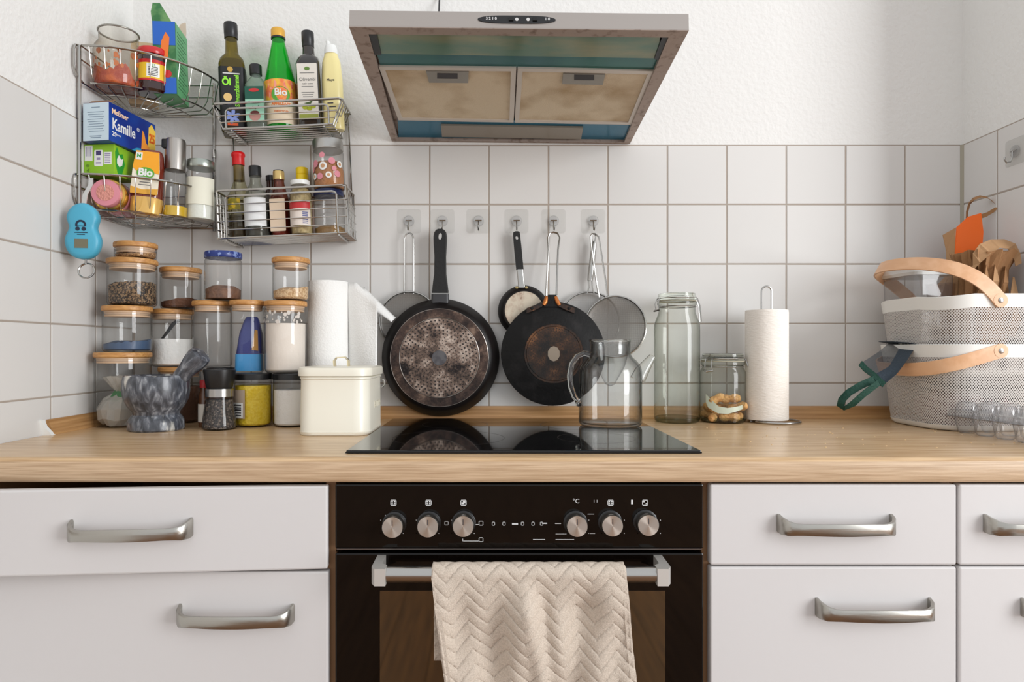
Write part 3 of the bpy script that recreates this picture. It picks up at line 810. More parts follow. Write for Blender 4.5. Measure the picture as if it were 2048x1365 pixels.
def side_blob(parent, mat, pts, x, off=.0004, nm='side_print'):
    return part(nm, MB().prism([(x, y, z) for y, z in pts], (off, 0, 0)), mat, parent, smooth=False)
side_blob(t, leafm, [(-.036, .050), (-.030, .062), (-.022, .048), (-.010, .052), (-.002, .030), (-.012, .006), (-.026, .002), (-.034, .022)], bw / 2)
side_blob(t, white_pl, [(-.030, .036), (-.024, .046), (-.016, .038), (-.008, .042), (-.012, .026), (-.022, .020), (-.030, .026)], bw / 2 + .0004, nm='flower_print')

# blue camomile tea box lying on top
t = thing('tea_box', 'blue camomile tea box with pale end flap, lying on the lime green tea box', 'tea box', (-.8505, -.152, 1.5275), (0, 0, R(-9)))
bw, bd, bh = .062, .152, .084
bluem = M('tea_blue', (18, 44, 128), .35, var=(9, (30, 84, 176), .5, .8, 2, (1, 1, 1)))
part('carton', MB().rbox(-bw / 2, bw / 2, -bd / 2, bd / 2, 0, bh, .0006, 1), bluem, t)
part('end_flap', MB().box(-bw / 2 + .0003, bw / 2 - .0003, -bd / 2 - .0012, -bd / 2, .0005, bh - .0015), M('pale_blue_card', (196, 214, 224), .5), t, 'pale blue end panel', smooth=False)
part('top_flap', MB().strip([(0, -bd / 2, bh - .001), (0, -bd / 2 + .012, bh + .004), (0, -bd / 2 + .022, bh + .0115)], (bw / 2 - .002, 0, 0), (0, 0, .0005)), M('brown_card', (150, 112, 80), .7), t, 'brown inside of the open flap')
mb = MB()
for k in range(9):
    z = .062 - k * .0052; a = -.020 + .002 * (k % 3); mb.box(a, .021 - .003 * (k % 2), -bd / 2 - .0016, -bd / 2 - .0011, z, z + .0011)
for z, a in ((.072, .010), (.0095, .014), (.006, .012)): mb.box(-a, a, -bd / 2 - .0016, -bd / 2 - .0011, z, z + .0016)
part('end_text', mb, M('grey_blue_print', (120, 140, 158), .6), t, kind='stuff', smooth=False)
MS = Matrix(((0, -1, 0, bw / 2), (1, 0, 0, 0), (0, 0, 1, 0), (0, 0, 0, 1)))      # plane facing -Y -> plane facing +X
lettering('Kamille', .034, white_pl, t, MS, bold=.0006, x=-.030, z=.039, sx=.72)
lettering('\u00ae', .012, white_pl, t, MS, x=.016, z=.052)
lettering('Me\u00dfmer', .0165, M('cream_print', (250, 214, 176), .5), t, MS, bold=.0003, x=-.042, z=.067, sx=.9)
lettering('25', .013, white_pl, t, MS, bold=.0003, x=-.060, z=.018)
lettering('Beutel', .006, white_pl, t, MS, x=-.047, z=.0195)
org = M('flower_orange', (240, 150, 50), .5); ylw = M('yellow_print', (248, 206, 80), .5)
side_blob(t, ylw, [(.048, .006), (.0755, .004), (.0755, .066), (.062, .080), (.052, .070)], bw / 2)
lettering('25', .030, M('orange_print', (226, 100, 20), .5), t, MS, bold=.0008, x=.0625, z=.045, sx=.7, y=-.0007)
side_blob(t, org, [(.026, .012), (.047, .006), (.054, .022), (.042, .030), (.036, .050), (.030, .056)], bw / 2 + .0003, nm='flower_print')
side_blob(t, M('turquoise_print', (40, 150, 190), .5), [(-.006, .0008), (.0475, .0008), (.047, .006), (.026, .012), (.012, .010)], bw / 2)

# squeeze bottle of honey
t = thing('honey_bottle', 'upright honey squeeze bottle with orange and white organic label, lower corner basket', 'bottle', (-.795, -.152, LB), (R(-3), R(4.5), R(10)))
honey = M('honey_amber', (112, 34, 14), .12, coat=.6); hgold = M('honey_gold', (222, 178, 96), .25, .25, coat=.5)
part('bottle_body', MB().sq([(0, .052, .036, .015), (.004, .062, .044, .02), (.040, .066, .046, .021), (.10, .062, .044, .02), (.140, .052, .036, .016), (.150, .044, .030, .014)]), honey, t)
part('cap', MB().sq([(-.0002, .050, .034, .014), (.003, .0645, .0465, .021), (.036, .0675, .0475, .0215), (.040, .0655, .0455, .021)]), hgold, t, 'gold stand-up cap')
def front_label(profile, y0, bulge=.0):
    return MB().prism([(x, y0, z) for x, z in profile], (0, -.0015, 0))
part('label', front_label([(-.029, .046), (.029, .046), (.0285, .10), (.024, .142), (-.024, .142), (-.0285, .10)], -.0232), M('honey_label', (240, 232, 214), .5), t, 'cream label')
part('label_top', front_label([(-.028, .103), (-.016, .092), (.002, .098), (.028, .092), (.0282, .104), (.024, .142), (-.024, .142), (-.0283, .104)], -.0245), M('honey_label_orange', (244, 166, 30), .5), t, 'orange label top')
part('label_base', front_label([(-.0285, .044), (.0285, .044), (.029, .058), (-.004, .054), (-.029, .060)], -.0245), M('honey_label_ochre', (226, 168, 60), .5), t)
bio_green = M('bio_green', (86, 164, 52), .5)
part('emblem', MB().prism([(.0185 * math.cos(a), -.0262, .092 + .013 * math.sin(a)) for a in [2 * math.pi * i / 28 for i in range(28)]], (0, -.0008, 0)), bio_green, t)
lettering('Bio', .023, white_pl, t, y=-.0272, x=0, z=.0925, bold=.0009)
part('seal', MB().box(-.0235, -.010, -.0268, -.026, .121, .138), white_pl, t, smooth=False)
lettering('N', .011, leafm, t, y=-.027, x=-.0168, z=.1295, bold=.0005)
mb = MB()
for k, a in enumerate((.013, .011, .014)): mb.box(-a, a, -.0252, -.0246, .064 + k * .006, .066 + k * .006)
part('label_text', mb, grey_print, t, kind='stuff', smooth=False)
# oil spray bottle
t = thing('oil_sprayer', 'glass oil spray bottle with a brushed steel cap, yellow oil low inside', 'bottle', (-.7440, -.120, LB), (0, R(1), 0))
part('bottle_glass', MB().lathe([(0, .0), (.024, 0), (.0285, .004), (.0285, .098), (.024, .108), (.018, .112)], 36, False, False), g_clear, t)
part('oil', MB().lathe([(.0, .003), (.0265, .004), (.0275, .026), (.0, .026)], 36), M('yellow_oil', (206, 168, 20), .1, coat=.5), t, 'yellow oil')
part('cap', MB().lathe([(.0225, .112), (.0225, .178), (.0205, .184), (.014, .186), (0, .186)], 36, True, False), M('satin_steel', (178, 172, 166), .35, 1.0, bump=(150, .1, (1, 1, .05))), t, 'brushed steel cap')
part('nozzle', MB().rbox(-.0245, -.006, -.020, -.004, .160, .1815, .003), black_pl, t)
part('dip_tube', MB().tube([(0, 0, .11), (.002, 0, .06), (.006, -.002, .006)], .0022, 6), g_plastic, t)
# jar with white stuff
t = thing('screw_jar', 'glass jar of white powder with metal lid and cream label, lower corner basket', 'jar', (-.7010, -.082, LB), (0, R(1), R(8)))
part('jar_glass', MB().lathe([(0, 0), (.029, 0), (.0345, .006), (.0345, .110), (.030, .120), (.0295, .128)], 36, False, False), g_clear, t)
part('powder', MB().lathe([(0, .003), (.0325, .004), (.0335, .060), (.028, .066), (.0, .063)], 36), M('white_powder', (226, 228, 218), .8, bump=(50, .3)), t)
part('lid', MB().lathe([(.0315, .126), (.0325, .128), (.0325, .142), (.031, .1445), (.026, .1445), (.0255, .1432), (0, .1432)], 36, True, False), M('tin_lid', (168, 174, 166), .28, .9), t)
part('label', patch(.0348, -42, 72, .036, .100), M('cream_label', (228, 226, 208), .6), t)
mb = MB()
# digital luggage scale hanging from the left end of the lower corner basket
scale_blue = M('scale_blue', (74, 166, 196), .4)
t = thing('luggage_scale', 'light blue figure-eight hand scale hanging from the corner wire shelf', 'scale', (-.8560, -.280, 1.262), (0, 0, R(8)))
out = []
for i in range(64):
    a = 2 * math.pi * i / 64
    z = .0585 + .0585 * math.sin(a)
    k = z / .117
    wdt = .0365 - .0040 * k - .0085 * math.exp(-((k - .56) / .13) ** 2)
    s_ = math.sqrt(max(0, 1 - abs(2 * k - 1) ** 3.2))
    out.append((math.copysign(wdt * s_, math.cos(a)) if abs(math.cos(a)) > 1e-6 else 0, z))
mb = MB()
def sc_ring(y, inset):
    return [(x * (1 - inset / .034), y, .0585 + (z - .0585) * (1 - inset / .058)) for x, z in out]
mb.loft([sc_ring(.012, .010), sc_ring(.011, .003), sc_ring(.006, .0), sc_ring(-.006, 0), sc_ring(-.011, .003), sc_ring(-.0135, .010)])
part('housing', mb, scale_blue, t, ang=70)
part('display', flat(-.012, .014, .022, .041, -.0134, .0008), M('lcd', (112, 108, 88), .2), t, 'grey display', smooth=False)
sd_ = M('scale_print', (16, 34, 60), .5)
mb = MB()
mb.loft([[(q * math.cos(a), -.0141 + dy, .070 + q * math.sin(a)) for a in [R(-15 + 210 * i / 20) for i in range(21)]] for q, dy in ((.0065, 0), (.0105, 0), (.0105, .0005), (.0065, .0005))], False, False, True)
part('logo', mb, sd_, t, smooth=False)
for x in (-.006, .006): part('logo_dot', disc(.0042, -.0137, x=x, z=.062), sd_, t, smooth=False)
part('small_print', MB().box(-.012, .013, -.0142, -.0136, .0535, .055).box(-.007, .008, -.0142, -.0136, .0495, .051), sd_, t, kind='stuff', smooth=False)
part('strap', MB().strip([(0, 0, .115), (-.002, .012, .140), (-.004, .040, .166), (-.006, .046, .182)], (.0045, 0, 0), (0, .0012, 0)), M('clear_strap', (206, 206, 204), .2, .5), t)
part('hook_stem', MB().tube([(.004, 0, .002), (.004, 0, -.010)], .0024, 8), chrome, t)
part('ring', MB().tube([(.005 + .0155 * math.cos(a), .004 * math.sin(a), -.0235 + .0155 * math.sin(a)) for a in [2 * math.pi * i / 32 for i in range(32)]], .0019, 7, True), chrome, t, 'steel key ring')

# ------------------------------------------------------------------ bottles on the straight baskets (they lean with the rack)
def rack_thing(name, label, cat, px, y, zl, rz=0, group=None):
    """stand a thing on a straight basket: px = pixel of its foot's centre, zl = rack height"""
    x = (px - PX) * (D + y) / F - RX
    for _ in range(3):
        wpos = RKW @ Vector((x, y, zl)); x += ((px - PX) * (D + y) / F - wpos.x)
    o = thing(name, label, cat, RKW @ Vector((x, y, zl)), group=group)
    o.rotation_euler = (Matrix.Rotation(ROLL, 3, 'Y') @ Matrix.Rotation(rz, 3, 'Z')).to_euler()
    return o
UZ, LZ = -.0585, -.3155
# square black seed oil bottle
t = rack_thing('oil_bottle', 'tall olive glass oil bottle with black label and neon green lettering, upper straight basket', 'bottle', 471, -.055, UZ, R(16))
part('bottle_glass', MB().sq([(0, .052, .052, .008), (.004, .058, .058, .009), (.165, .060, .060, .010), (.182, .054, .054, .018), (.196, .034, .034, .0168), (.206, .030, .030, .0148), (.248, .026, .026, .0128)], n=4), g_oil, t)
part('oil', MB().sq([(.003, .050, .050, .008), (.160, .054, .054, .010), (.180, .046, .046, .016)], n=4), M('dark_olive_oil', (92, 80, 8), .3), t)
part('cap', MB().lathe([(.0158, .236), (.0158, .247), (.0162, .248), (.0162, .270), (.0150, .273), (0, .273)], 26, True, False), black_pl, t)
lab = M('label_black', (20, 20, 22), .45)
part('label', MB().sq([(.012, .0606, .0606, .0102), (.156, .0612, .0612, .0102)], False, False, 4), lab, t, 'black label')
neon = M('neon_green_print', (150, 235, 60), .5)
lettering('\u00d6l', .024, neon, t, y=-.0308, x=-.0125, z=.118, bold=.0009, sx=.8)
lettering('Schwarzk\u00fcmmel', .0145, neon, t, y=-.0308, x=.0110, z=.098, spin=R(90), bold=.0004, sx=.80)
part('emblem', disc(.0065, -.0307, x=-.003, z=.149), M('label_gold', (200, 160, 70), .5), t, smooth=False)
part('seal', disc(.0095, -.0307, x=-.011, z=.082), M('label_pale_gold', (226, 190, 120), .5), t, smooth=False)
part('brand_line', flat(-.020, .018, .1375, .1405, -.0307, .0003), white_print, t, smooth=False)
lv = M('flower_lilac', (140, 160, 226), .5)
for k in range(6):
    a = R(60 * k + 20)
    part('petal', MB().prism([(-.002 + .0105 * math.cos(a) + .0085 * math.cos(q) * math.cos(a) - .0042 * math.sin(q) * math.sin(a), -.0307, .036 + .0105 * math.sin(a) + .0085 * math.cos(q) * math.sin(a) + .0042 * math.sin(q) * math.cos(a)) for q in [2 * math.pi * i / 12 for i in range(12)]], (0, -.0003, 0)), lv, t, smooth=False)
part('label_mark', flat(-.014, .010, .014, .020, -.0307, .0003), M('red_yellow_print', (220, 90, 40), .5), t, smooth=False)
# small sesame oil bottle
t = rack_thing('oil_bottle', 'small clear oil bottle with dark and pale green label, upper straight basket', 'bottle', 517, -.075, UZ, R(4))
part('bottle_glass', MB().sq([(0, .042, .042, .008), (.004, .046, .046, .010), (.108, .046, .046, .010), (.124, .034, .034, .0165), (.130, .024, .024, .0118), (.146, .022, .022, .0108)], n=4), glass_thin('pale_green_glass', (.80, .88, .82), (.40, .50, .44), milk=.22, milkcol=(170, 190, 176)), t)
part('oil', MB().sq([(.003, .038, .038, .008), (.040, .040, .040, .009)], n=4), M('brown_oil', (60, 40, 22), .2), t)
part('cap', MB().lathe([(.0142, .136), (.0142, .158), (.0130, .160), (0, .160)], 26, True, False), black_pl, t)
part('label', flat(-.0215, .0215, .018, .100, -.0231), M('label_mint', (160, 212, 186), .5), t, 'mint green label', smooth=False)
part('label_top', flat(-.0215, .0215, .070, .100, -.0238), M('label_dark_green', (12, 84, 66), .5), t, 'dark green label top', smooth=False)
part('brand_badge', MB().prism([(.012 * math.cos(a), -.0245, .091 + .0042 * math.sin(a)) for a in [2 * math.pi * i / 20 for i in range(20)]], (0, -.0004, 0)), red_lid, t, smooth=False)
lettering('Sesam\u00f6l', .0085, M('green_ink', (30, 90, 70), .5), t, y=-.0239, z=.0625)
part('sprig_print', MB().tube([(-.010, -.024, .047), (-.004, -.024, .053), (.002, -.024, .046), (.010, -.024, .055)], .0007, 5), dark_print, t)
part('bowl_print', MB().prism([(.013 * math.cos(a), -.0240, .030 + .012 * math.sin(a)) for a in [2 * math.pi * i / 20 for i in range(20)]], (0, -.0004, 0)), M('label_rose', (190, 140, 130), .5), t, smooth=False)
part('bowl_print', MB().prism([(.010 * math.cos(a), -.0245, .037 + .005 * math.sin(a)) for a in [2 * math.pi * i / 20 for i in range(20)]], (0, -.0004, 0)), M('label_maroon', (96, 40, 36), .5), t, smooth=False)
# green juice bottle
t = rack_thing('juice_bottle', 'bright green conical juice bottle with a gold cap and fruit label', 'bottle', 565, -.052, UZ, R(17))
part('bottle_glass', MB().lathe([(0, 0), (.034, 0), (.0375, .005), (.0375, .115), (.0365, .125), (.0155, .222), (.0145, .232), (.0145, .240)], 40, False, True), g_juice, t)
part('cap', MB().lathe([(.0165, .234), (.0168, .236), (.0168, .252), (.0155, .255), (0, .255)], 28, True, False), M('gold_cap', (222, 170, 70), .35, .4), t)
part('cap_ring', MB().lathe([(.0172, .2305), (.0172, .2345)], 28), black_pl, t)
part('label', patch(.0379, -100, 100, .014, .120, 26), M('juice_label', (232, 214, 186), .5), t, 'cream label')
part('fruit_print', patch(.0383, -98, 98, .070, .120, 26), M('fruit_print', (238, 120, 70), .5, var=(52, (240, 190, 60), .42, .62, 2)), t, 'orange and yellow fruit print')
mb = MB()
for k, (a, z, r_) in enumerate(((-52, .085, .011), (-30, .107, .012), (30, .108, .013), (58, .088, .013), (48, .076, .008))):
    c = R(a)
    mb.prism([((.0387) * math.sin(c + r_ * math.cos(q) / .0387), -.0387 * math.cos(c + r_ * math.cos(q) / .0387), z + r_ * math.sin(q)) for q in [2 * math.pi * i / 14 for i in range(14)]], (0, -.0004, 0))
part('fruit_slice_print', mb, M('peach_print', (244, 160, 140), .5, var=(60, (220, 60, 40), .5, .7)), t, smooth=False, kind='stuff')
mb = MB(); n = 26
mb.prism([(.0388 * math.sin(.0225 * math.cos(q) / .0388), -.0392 * math.cos(.0225 * math.cos(q) / .0388), .083 + .0185 * math.sin(q)) for q in [2 * math.pi * i / n for i in range(n)]], (0, -.0004, 0))
part('emblem', mb, bio_green, t, smooth=False)
lettering('Bio', .0225, white_pl, t, wrap=.0398, z=.087, bold=.0006)
lettering('APFELSAFT', .0095, orange_m, t, wrap=.0388, z=.060, bold=.0003)
lettering('naturtr\u00fcb', .0085, orange_m, t, wrap=.0388, z=.043)
# olive oil bottle
t = rack_thing('oil_bottle', 'dark square olive oil bottle with tall white label, upper straight basket', 'bottle', 624, -.055, UZ, R(4))
part('bottle_glass', MB().sq([(0, .050, .050, .008), (.004, .056, .056, .010), (.160, .056, .056, .010), (.176, .050, .050, .018), (.186, .030, .030, .0148), (.220, .026, .026, .0128)], n=4), M('black_olive_glass', (34, 27, 22), .1, coat=.6), t)
part('cap', MB().lathe([(.0145, .206), (.0145, .219), (.0150, .220), (.0150, .242), (.0138, .244), (0, .244)], 26, True, False), black_pl, t)
lw = M('label_white', (224, 218, 208), .5)
part('label', flat(-.0235, .0235, .022, .156, -.0281, .0006, .002), lw, t, 'white label', smooth=False)
part('emblem', MB().prism([(.0065 * math.cos(a), -.0288, .143 + .0045 * math.sin(a)) for a in [2 * math.pi * i / 20 for i in range(20)]], (0, -.0004, 0)), M('olive_print', (96, 132, 52), .5), t, smooth=False)
lettering('Oliven\u00f6l', .0115, grey_print, t, y=-.0289, z=.117)
lettering('nativ extra', .006, grey_print, t, y=-.0289, z=.107)
mb = MB()
for z, a in ((.132, .017), (.099, .014), (.085, .015), (.080, .013), (.075, .012)): mb.box(-a, a, -.0292, -.0288, z, z + .0014)
part('label_text', mb, grey_print, t, kind='stuff', smooth=False)
og = M('olive_fruit_print', (170, 178, 40), .5)
for x, z in ((-.008, .050), (.002, .047), (.011, .052)): part('olive_print', MB().prism([(x + .0065 * math.cos(a), -.0288, z + .005 * math.sin(a)) for a in [2 * math.pi * i / 14 for i in range(14)]], (0, -.0004, 0)), og, t, smooth=False)
part('leaf_print', MB().prism([(-.010, -.0289, .060), (.004, -.0289, .056), (.012, -.0289, .068), (.002, -.0289, .063)], (0, -.0004, 0)), M('leaf_print', (70, 92, 40), .5), t, smooth=False)
part('green_band', flat(-.0225, .0225, .0225, .034, -.0288, .0003), M('olive_band', (150, 158, 66), .5), t, smooth=False)
# cream bottle
t = rack_thing('cream_bottle', 'pale yellow plastic squeeze bottle with white cap, right end of the upper straight basket', 'bottle', 669, -.058, UZ)
cream = M('cream_plastic', (236, 222, 156), .3, coat=.2)
part('bottle_body', MB().sq([(0, .046, .030, .014), (.004, .050, .034, .016), (.12, .050, .034, .016), (.165, .044, .032, .0155), (.180, .034, .028, .0135), (.185, .032, .026, .0125)]), cream, t)
part('cap', MB().sq([(.185, .032, .030, .0145), (.197, .031, .029, .014), (.206, .026, .024, .0118), (.210, .014, .012, .0058, -.004, 0), (.218, .009, .008, .0038, -.007, 0)]), white_pl, t)
lettering('Mayo', .0085, dark_print, t, y=-.0176, x=0, z=.117, name='script_lettering')
mb = MB()
for k, (a, b) in enumerate(((-.010, .004), (-.006, .010), (-.008, .012))): mb.box(a, b, -.0178, -.0172, .060 - k * .009, .0625 - k * .009)
part('small_print', mb, dark_print, t, kind='stuff', smooth=False)

# lower straight basket
t = rack_thing('vinegar_bottle', 'tall bottle with a red cap and dark vinegar, left end of the lower straight basket', 'bottle', 484, -.040, LZ)
part('bottle_glass', MB().lathe([(0, 0), (.026, 0), (.0285, .004), (.0285, .095), (.027, .112), (.016, .140), (.0135, .150), (.0125, .190), (.0125, .20)], 34, False, True), glass_thin('olive_clear_glass', (.88, .86, .72), (.48, .44, .24), milk=.10, milkcol=(150, 140, 90)), t)
part('vinegar', MB().lathe([(0, .003), (.0265, .004), (.0275, .062), (0, .062)], 30), M('dark_vinegar', (40, 14, 14), .15), t)
part('cap', MB().lathe([(.0145, .188), (.0145, .208), (.0165, .211), (.0165, .216), (.0135, .220), (0, .220)], 26, True, False), M('red_cap', (214, 20, 24), .35), t)
part('label', patch(.0288, -58, 20, .074, .102), M('label_olive_gold', (150, 138, 40), .5, var=(70, (226, 190, 40), .5, .6)), t)
part('neck_band', MB().lathe([(.0128, .150), (.0128, .186)], 26, False, False), M('neck_brown', (120, 96, 46), .3), t)
t = rack_thing('sauce_bottle', 'dark sauce bottle with a black cap and large white label, lower straight basket', 'bottle', 516, -.074, LZ)
part('bottle_glass', MB().lathe([(0, 0), (.0255, 0), (.028, .004), (.028, .092), (.025, .106), (.0135, .132), (.0125, .140), (.0125, .156)], 34, False, True), glass_thin('grey_glass', (.82, .83, .78), (.40, .42, .38), milk=.14, milkcol=(150, 152, 140)), t)
part('soy_sauce', MB().lathe([(0, .003), (.025, .004), (.027, .070), (0, .070)], 30), M('soy_black', (22, 16, 18), .12), t)
part('cap', MB().lathe([(.0142, .150), (.0142, .172), (.0130, .174), (0, .174)], 26, True, False), black_pl, t)
part('label', patch(.0283, -66, 66, .026, .094, 18), M('label_plain', (224, 226, 226), .5), t, 'plain white label')
t = rack_thing('sauce_bottle', 'red sauce bottle with a gold rimmed black cap, middle of the lower straight basket', 'bottle', 563, -.062, LZ)
part('bottle_glass', MB().sq([(0, .038, .038, .012), (.003, .042, .042, .014), (.094, .042, .042, .014), (.112, .034, .034, .0165), (.134, .025, .025, .0123), (.146, .023, .023, .0113)]), glass_thin('rusty_glass', (.72, .42, .34), (.36, .12, .08), milk=.22, milkcol=(130, 70, 54)), t)
part('sauce', MB().sq([(.002, .035, .035, .012), (.088, .036, .036, .012)]), M('red_sauce', (150, 22, 20), .3), t)
part('cap', MB().lathe([(.0132, .142), (.0135, .144), (.0135, .160), (.0130, .162), (0, .162)], 26, True, False), M('gold_band_cap', (206, 178, 116), .3, .5), t)
part('cap_top', MB().lathe([(.0128, .162), (.0122, .1645), (0, .1645)], 26, True, False), black_pl, t)
part('label', flat(-.0185, .0185, .014, .092, -.0212, .0006, .002), M('label_sand', (226, 204, 178), .5), t, 'sand coloured label', smooth=False)
t = rack_thing('sauce_bottle', 'dark brown bottle with slanted neck, standing behind the gold capped sauce bottle', 'bottle', 548, -.024, LZ)
part('bottle_glass', MB().lathe([(0, 0), (.021, 0), (.022, .003), (.022, .094), (.012, .136), (.0115, .160)], 26), M('brown_bottle', (52, 26, 16), .15, coat=.4), t)
part('cap', MB().lathe([(.0128, .150), (.0128, .163), (0, .163)], 22, True, False), black_pl, t)
t = rack_thing('seasoning_bottle', 'brown seasoning bottle with a bright yellow cap, behind the white lidded spice jar', 'bottle', 610, -.032, LZ)
part('bottle_glass', MB().sq([(0, .046, .036, .012), (.09, .046, .036, .014), (.118, .034, .030, .0145), (.134, .0215, .0215, .0105), (.148, .021, .021, .0103)]), M('amber_bottle', (128, 72, 18), .15, coat=.5), t)
part('cap', MB().lathe([(.0152, .146), (.0152, .158), (.0138, .159), (.0138, .1605), (.0148, .1615), (.0148, .175), (.0135, .177), (0, .177)], 26, True, False), M('yellow_cap', (244, 208, 20), .35), t)
t = rack_thing('spice_jar', 'spice jar with white lid and red and white barcode label, lower straight basket', 'jar', 605, -.080, LZ, R(6))
part('jar_glass', MB().lathe([(0, 0), (.0225, 0), (.0255, .004), (.0255, .100), (.021, .114), (.0205, .124)], 30, False, False), g_clear, t)
part('spices', MB().lathe([(0, .003), (.0235, .004), (.0243, .022), (.0243, .100), (.018, .112), (0, .112)], 30), M('spice_mix', (150, 132, 92), .7, var=(90, (186, 166, 120), .4, .6), bump=(110, .5)), t)
part('lid', MB().lathe([(.0222, .121), (.0228, .123), (.0228, .1305), (.0215, .132), (0, .132)], 30, True, False), white_pl, t)
part('label', patch(.0258, -78, 60, .022, .080, 16), M('label_offwhite', (222, 210, 200), .5), t)
part('label_band', patch(.0261, -78, 60, .062, .078, 16), M('label_red', (186, 40, 44), .5), t)
bl = M('barcode_blue', (60, 70, 130), .5)
for k in range(7): part('barcode_line', patch(.0261, 14, 42, .026 + k * .0042, .0282 + k * .0042, 4), bl, t)
t = rack_thing('screw_jar', 'glass jar with a blue lid and a little brown powder, under the dotted jar', 'jar', 661, -.058, LZ)
part('jar_glass', MB().lathe([(0, 0), (.032, 0), (.0365, .005), (.0365, .088), (.033, .096), (.0325, .102)], 34, False, False), g_clear, t)
part('powder', MB().lathe([(0, .003), (.0345, .004), (.0352, .018), (.02, .026), (0, .024)], 34), M('brown_spice', (150, 116, 70), .8, bump=(90, .6)), t)
blue_lid = M('blue_lid', (30, 50, 120), .35, var=(120, (120, 140, 190), .56, .64, 2))
part('lid', MB().lathe([(.0345, .096), (.0355, .098), (.0355, .108), (.034, .1105), (0, .1105)], 34, True, False), M('dark_blue_lid', (20, 34, 80), .35), t)
t = rack_thing('dotted_jar', 'jar printed with pink dots, steel lid and brown sugar, on the blue lidded jar', 'jar', 659.5, -.058, LZ + .1108)
part('jar_glass', MB().lathe([(0, 0), (.034, 0), (.0368, .004), (.0368, .090), (.034, .097), (.0335, .10)], 36, False, False), g_clear, t)
part('brown_sugar', MB().lathe([(0, .002), (.0342, .003), (.0355, .045), (.030, .066), (.012, .072), (0, .070)], 36), M('brown_sugar', (176, 120, 76), .8, bump=(120, .5)), t)
part('lid', MB().lathe([(.0355, .096), (.0365, .097), (.0365, .118), (.035, .121), (0, .121)], 36, True, False), M('brushed_lid', (176, 174, 170), .3, .9), t)
for k, (a, z, r_, mt) in enumerate(((-10, .078, .007, 0), (-42, .060, .009, 0), (-8, .052, .010, 1), (26, .064, .008, 0), (12, .030, .0075, 1), (-22, .028, .008, 0), (46, .034, .008, 0), (-50, .030, .008, 1), (58, .058, .008, 1), (34, .046, .006, 0), (-62, .048, .008, 0))):
    c = R(a); rd = .0371
    for rad, mat_, off in (((r_, pink if mt == 0 else white_pl, 0),) if mt == 0 else ((r_, white_pl, 0), (r_ * .5, M('dot_tan', (196, 150, 110), .6) if k == 2 else bpy.data.materials['dot_tan'], .0004))):
        part('printed_dot', MB().prism([((rd + off) * math.sin(c + rad * math.cos(q) / rd), -(rd + off) * math.cos(c + rad * math.cos(q) / rd), z + rad * math.sin(q)) for q in [2 * math.pi * i / 14 for i in range(14)]], (0, -.0004, 0)), mat_, t, smooth=False)
# ------------------------------------------------------------------ storage jars on the worktop, left
def sqjar(label, px_x, y, w_, d_, z0, z1, fill=None, fmat=None, rz=0, lid='bamboo', r=.020, top='flat', lidlabel=None):
    t = thing('storage_jar', label, 'jar', (px_x, y, z0 + .0004), (0, 0, R(rz)), group='storage jars stacked in the corner')
    h = z1 - z0 - .0006
    R_ = w_ / 2 - .0028
    part('jar_glass', MB().lathe([(0, 0), (R_ * .88, 0), (R_ * .97, .003), (R_, .008), (R_, h - .012)], 48, False, False), g_clear, t)
    if lid == 'bamboo':
        l = part('lid', MB().lathe([(0, h - .0115), (R_, h - .0115), (R_ + .0018, h - .0095), (R_ + .0018, h - .002), (R_, h), (0, h)], 48, False, False), bamboo, t, lidlabel or 'bamboo lid')
        part('lid_plug', MB().lathe([(0, h - .024), (R_ - .005, h - .024), (R_ - .004, h - .0118), (0, h - .0118)], 40, False, False), bamboo_pale, l, 'pale lid plug with seal')
        part('seal', MB().lathe([(R_ - .0040, h - .021), (R_ - .0012, h - .0195), (R_ - .0012, h - .0170), (R_ - .0040, h - .0155)], 40, False, False), g_plastic, l)
    else:
        part('lid', MB().lathe([(0, h - .014), (R_ + .001, h - .014), (R_ + .001, h - .002), (R_ - .001, h), (0, h)], 48, False, False), lid, t)
    if fill:
        rnd = random.Random(int(px_x * 1000)); ph = rnd.uniform(0, 6); n = 48; q = R_ - .0022; rings = []
        flatz = top == 'flat'
        def edge(i): return fill + (0 if flatz else .006 * math.sin(2 * math.pi * i / n + ph) + rnd.uniform(-.002, .002))
        for z, k in ((.0035, .88), (.007, .98), (None, 1.0)):
            rings.append([(q * k * math.cos(2 * math.pi * i / n), q * k * math.sin(2 * math.pi * i / n), edge(i) if z is None else z) for i in range(n)])
        rings.append([(q * .5 * math.cos(2 * math.pi * i / n), q * .5 * math.sin(2 * math.pi * i / n), fill + (.001 if flatz else .004)) for i in range(n)])
        part('contents', MB().loft(rings), fmat, t)
    return t
tea_leaf = speckle('dried_leaves', [(58, 46, 36), (96, 78, 60), (134, 108, 78), (44, 36, 30), (150, 122, 92)], 330, .8, 1.0)
husk = speckle('dried_peel', [(168, 128, 84), (132, 96, 60), (190, 150, 104)], 200, .8, 1.0)
cocoa = M('cocoa_brown', (124, 88, 66), .9, bump=(120, .5), var=(80, (92, 62, 46), .4, .7))
choc = M('dark_brown_powder', (104, 70, 52), .9, bump=(120, .5))
flour = M('flour', (232, 222, 212), .95, bump=(40, .2))
salt = M('white_sugar', (240, 238, 234), .9, bump=(150, .25))
couscous = speckle('beige_grains', [(206, 172, 130), (188, 150, 108), (220, 190, 150)], 320, .8, .6)
blueg = M('grey_blue_refraction', (70, 92, 122), .5)  # colour of an added low fill that imitates light refracted through the jar
A1 = sqjar('largest storage jar by the left wall, a crinkled plastic bag inside, bottom of its stack', -0.8396, -0.163, 0.1206, 0.1206, WT, 1.067)
A2 = sqjar('storage jar second from the bottom by the left wall, its grey blue fill imitating refraction', -0.8286, -0.165, 0.1066, 0.1066, 1.067, 1.171, .022, blueg, top='r')
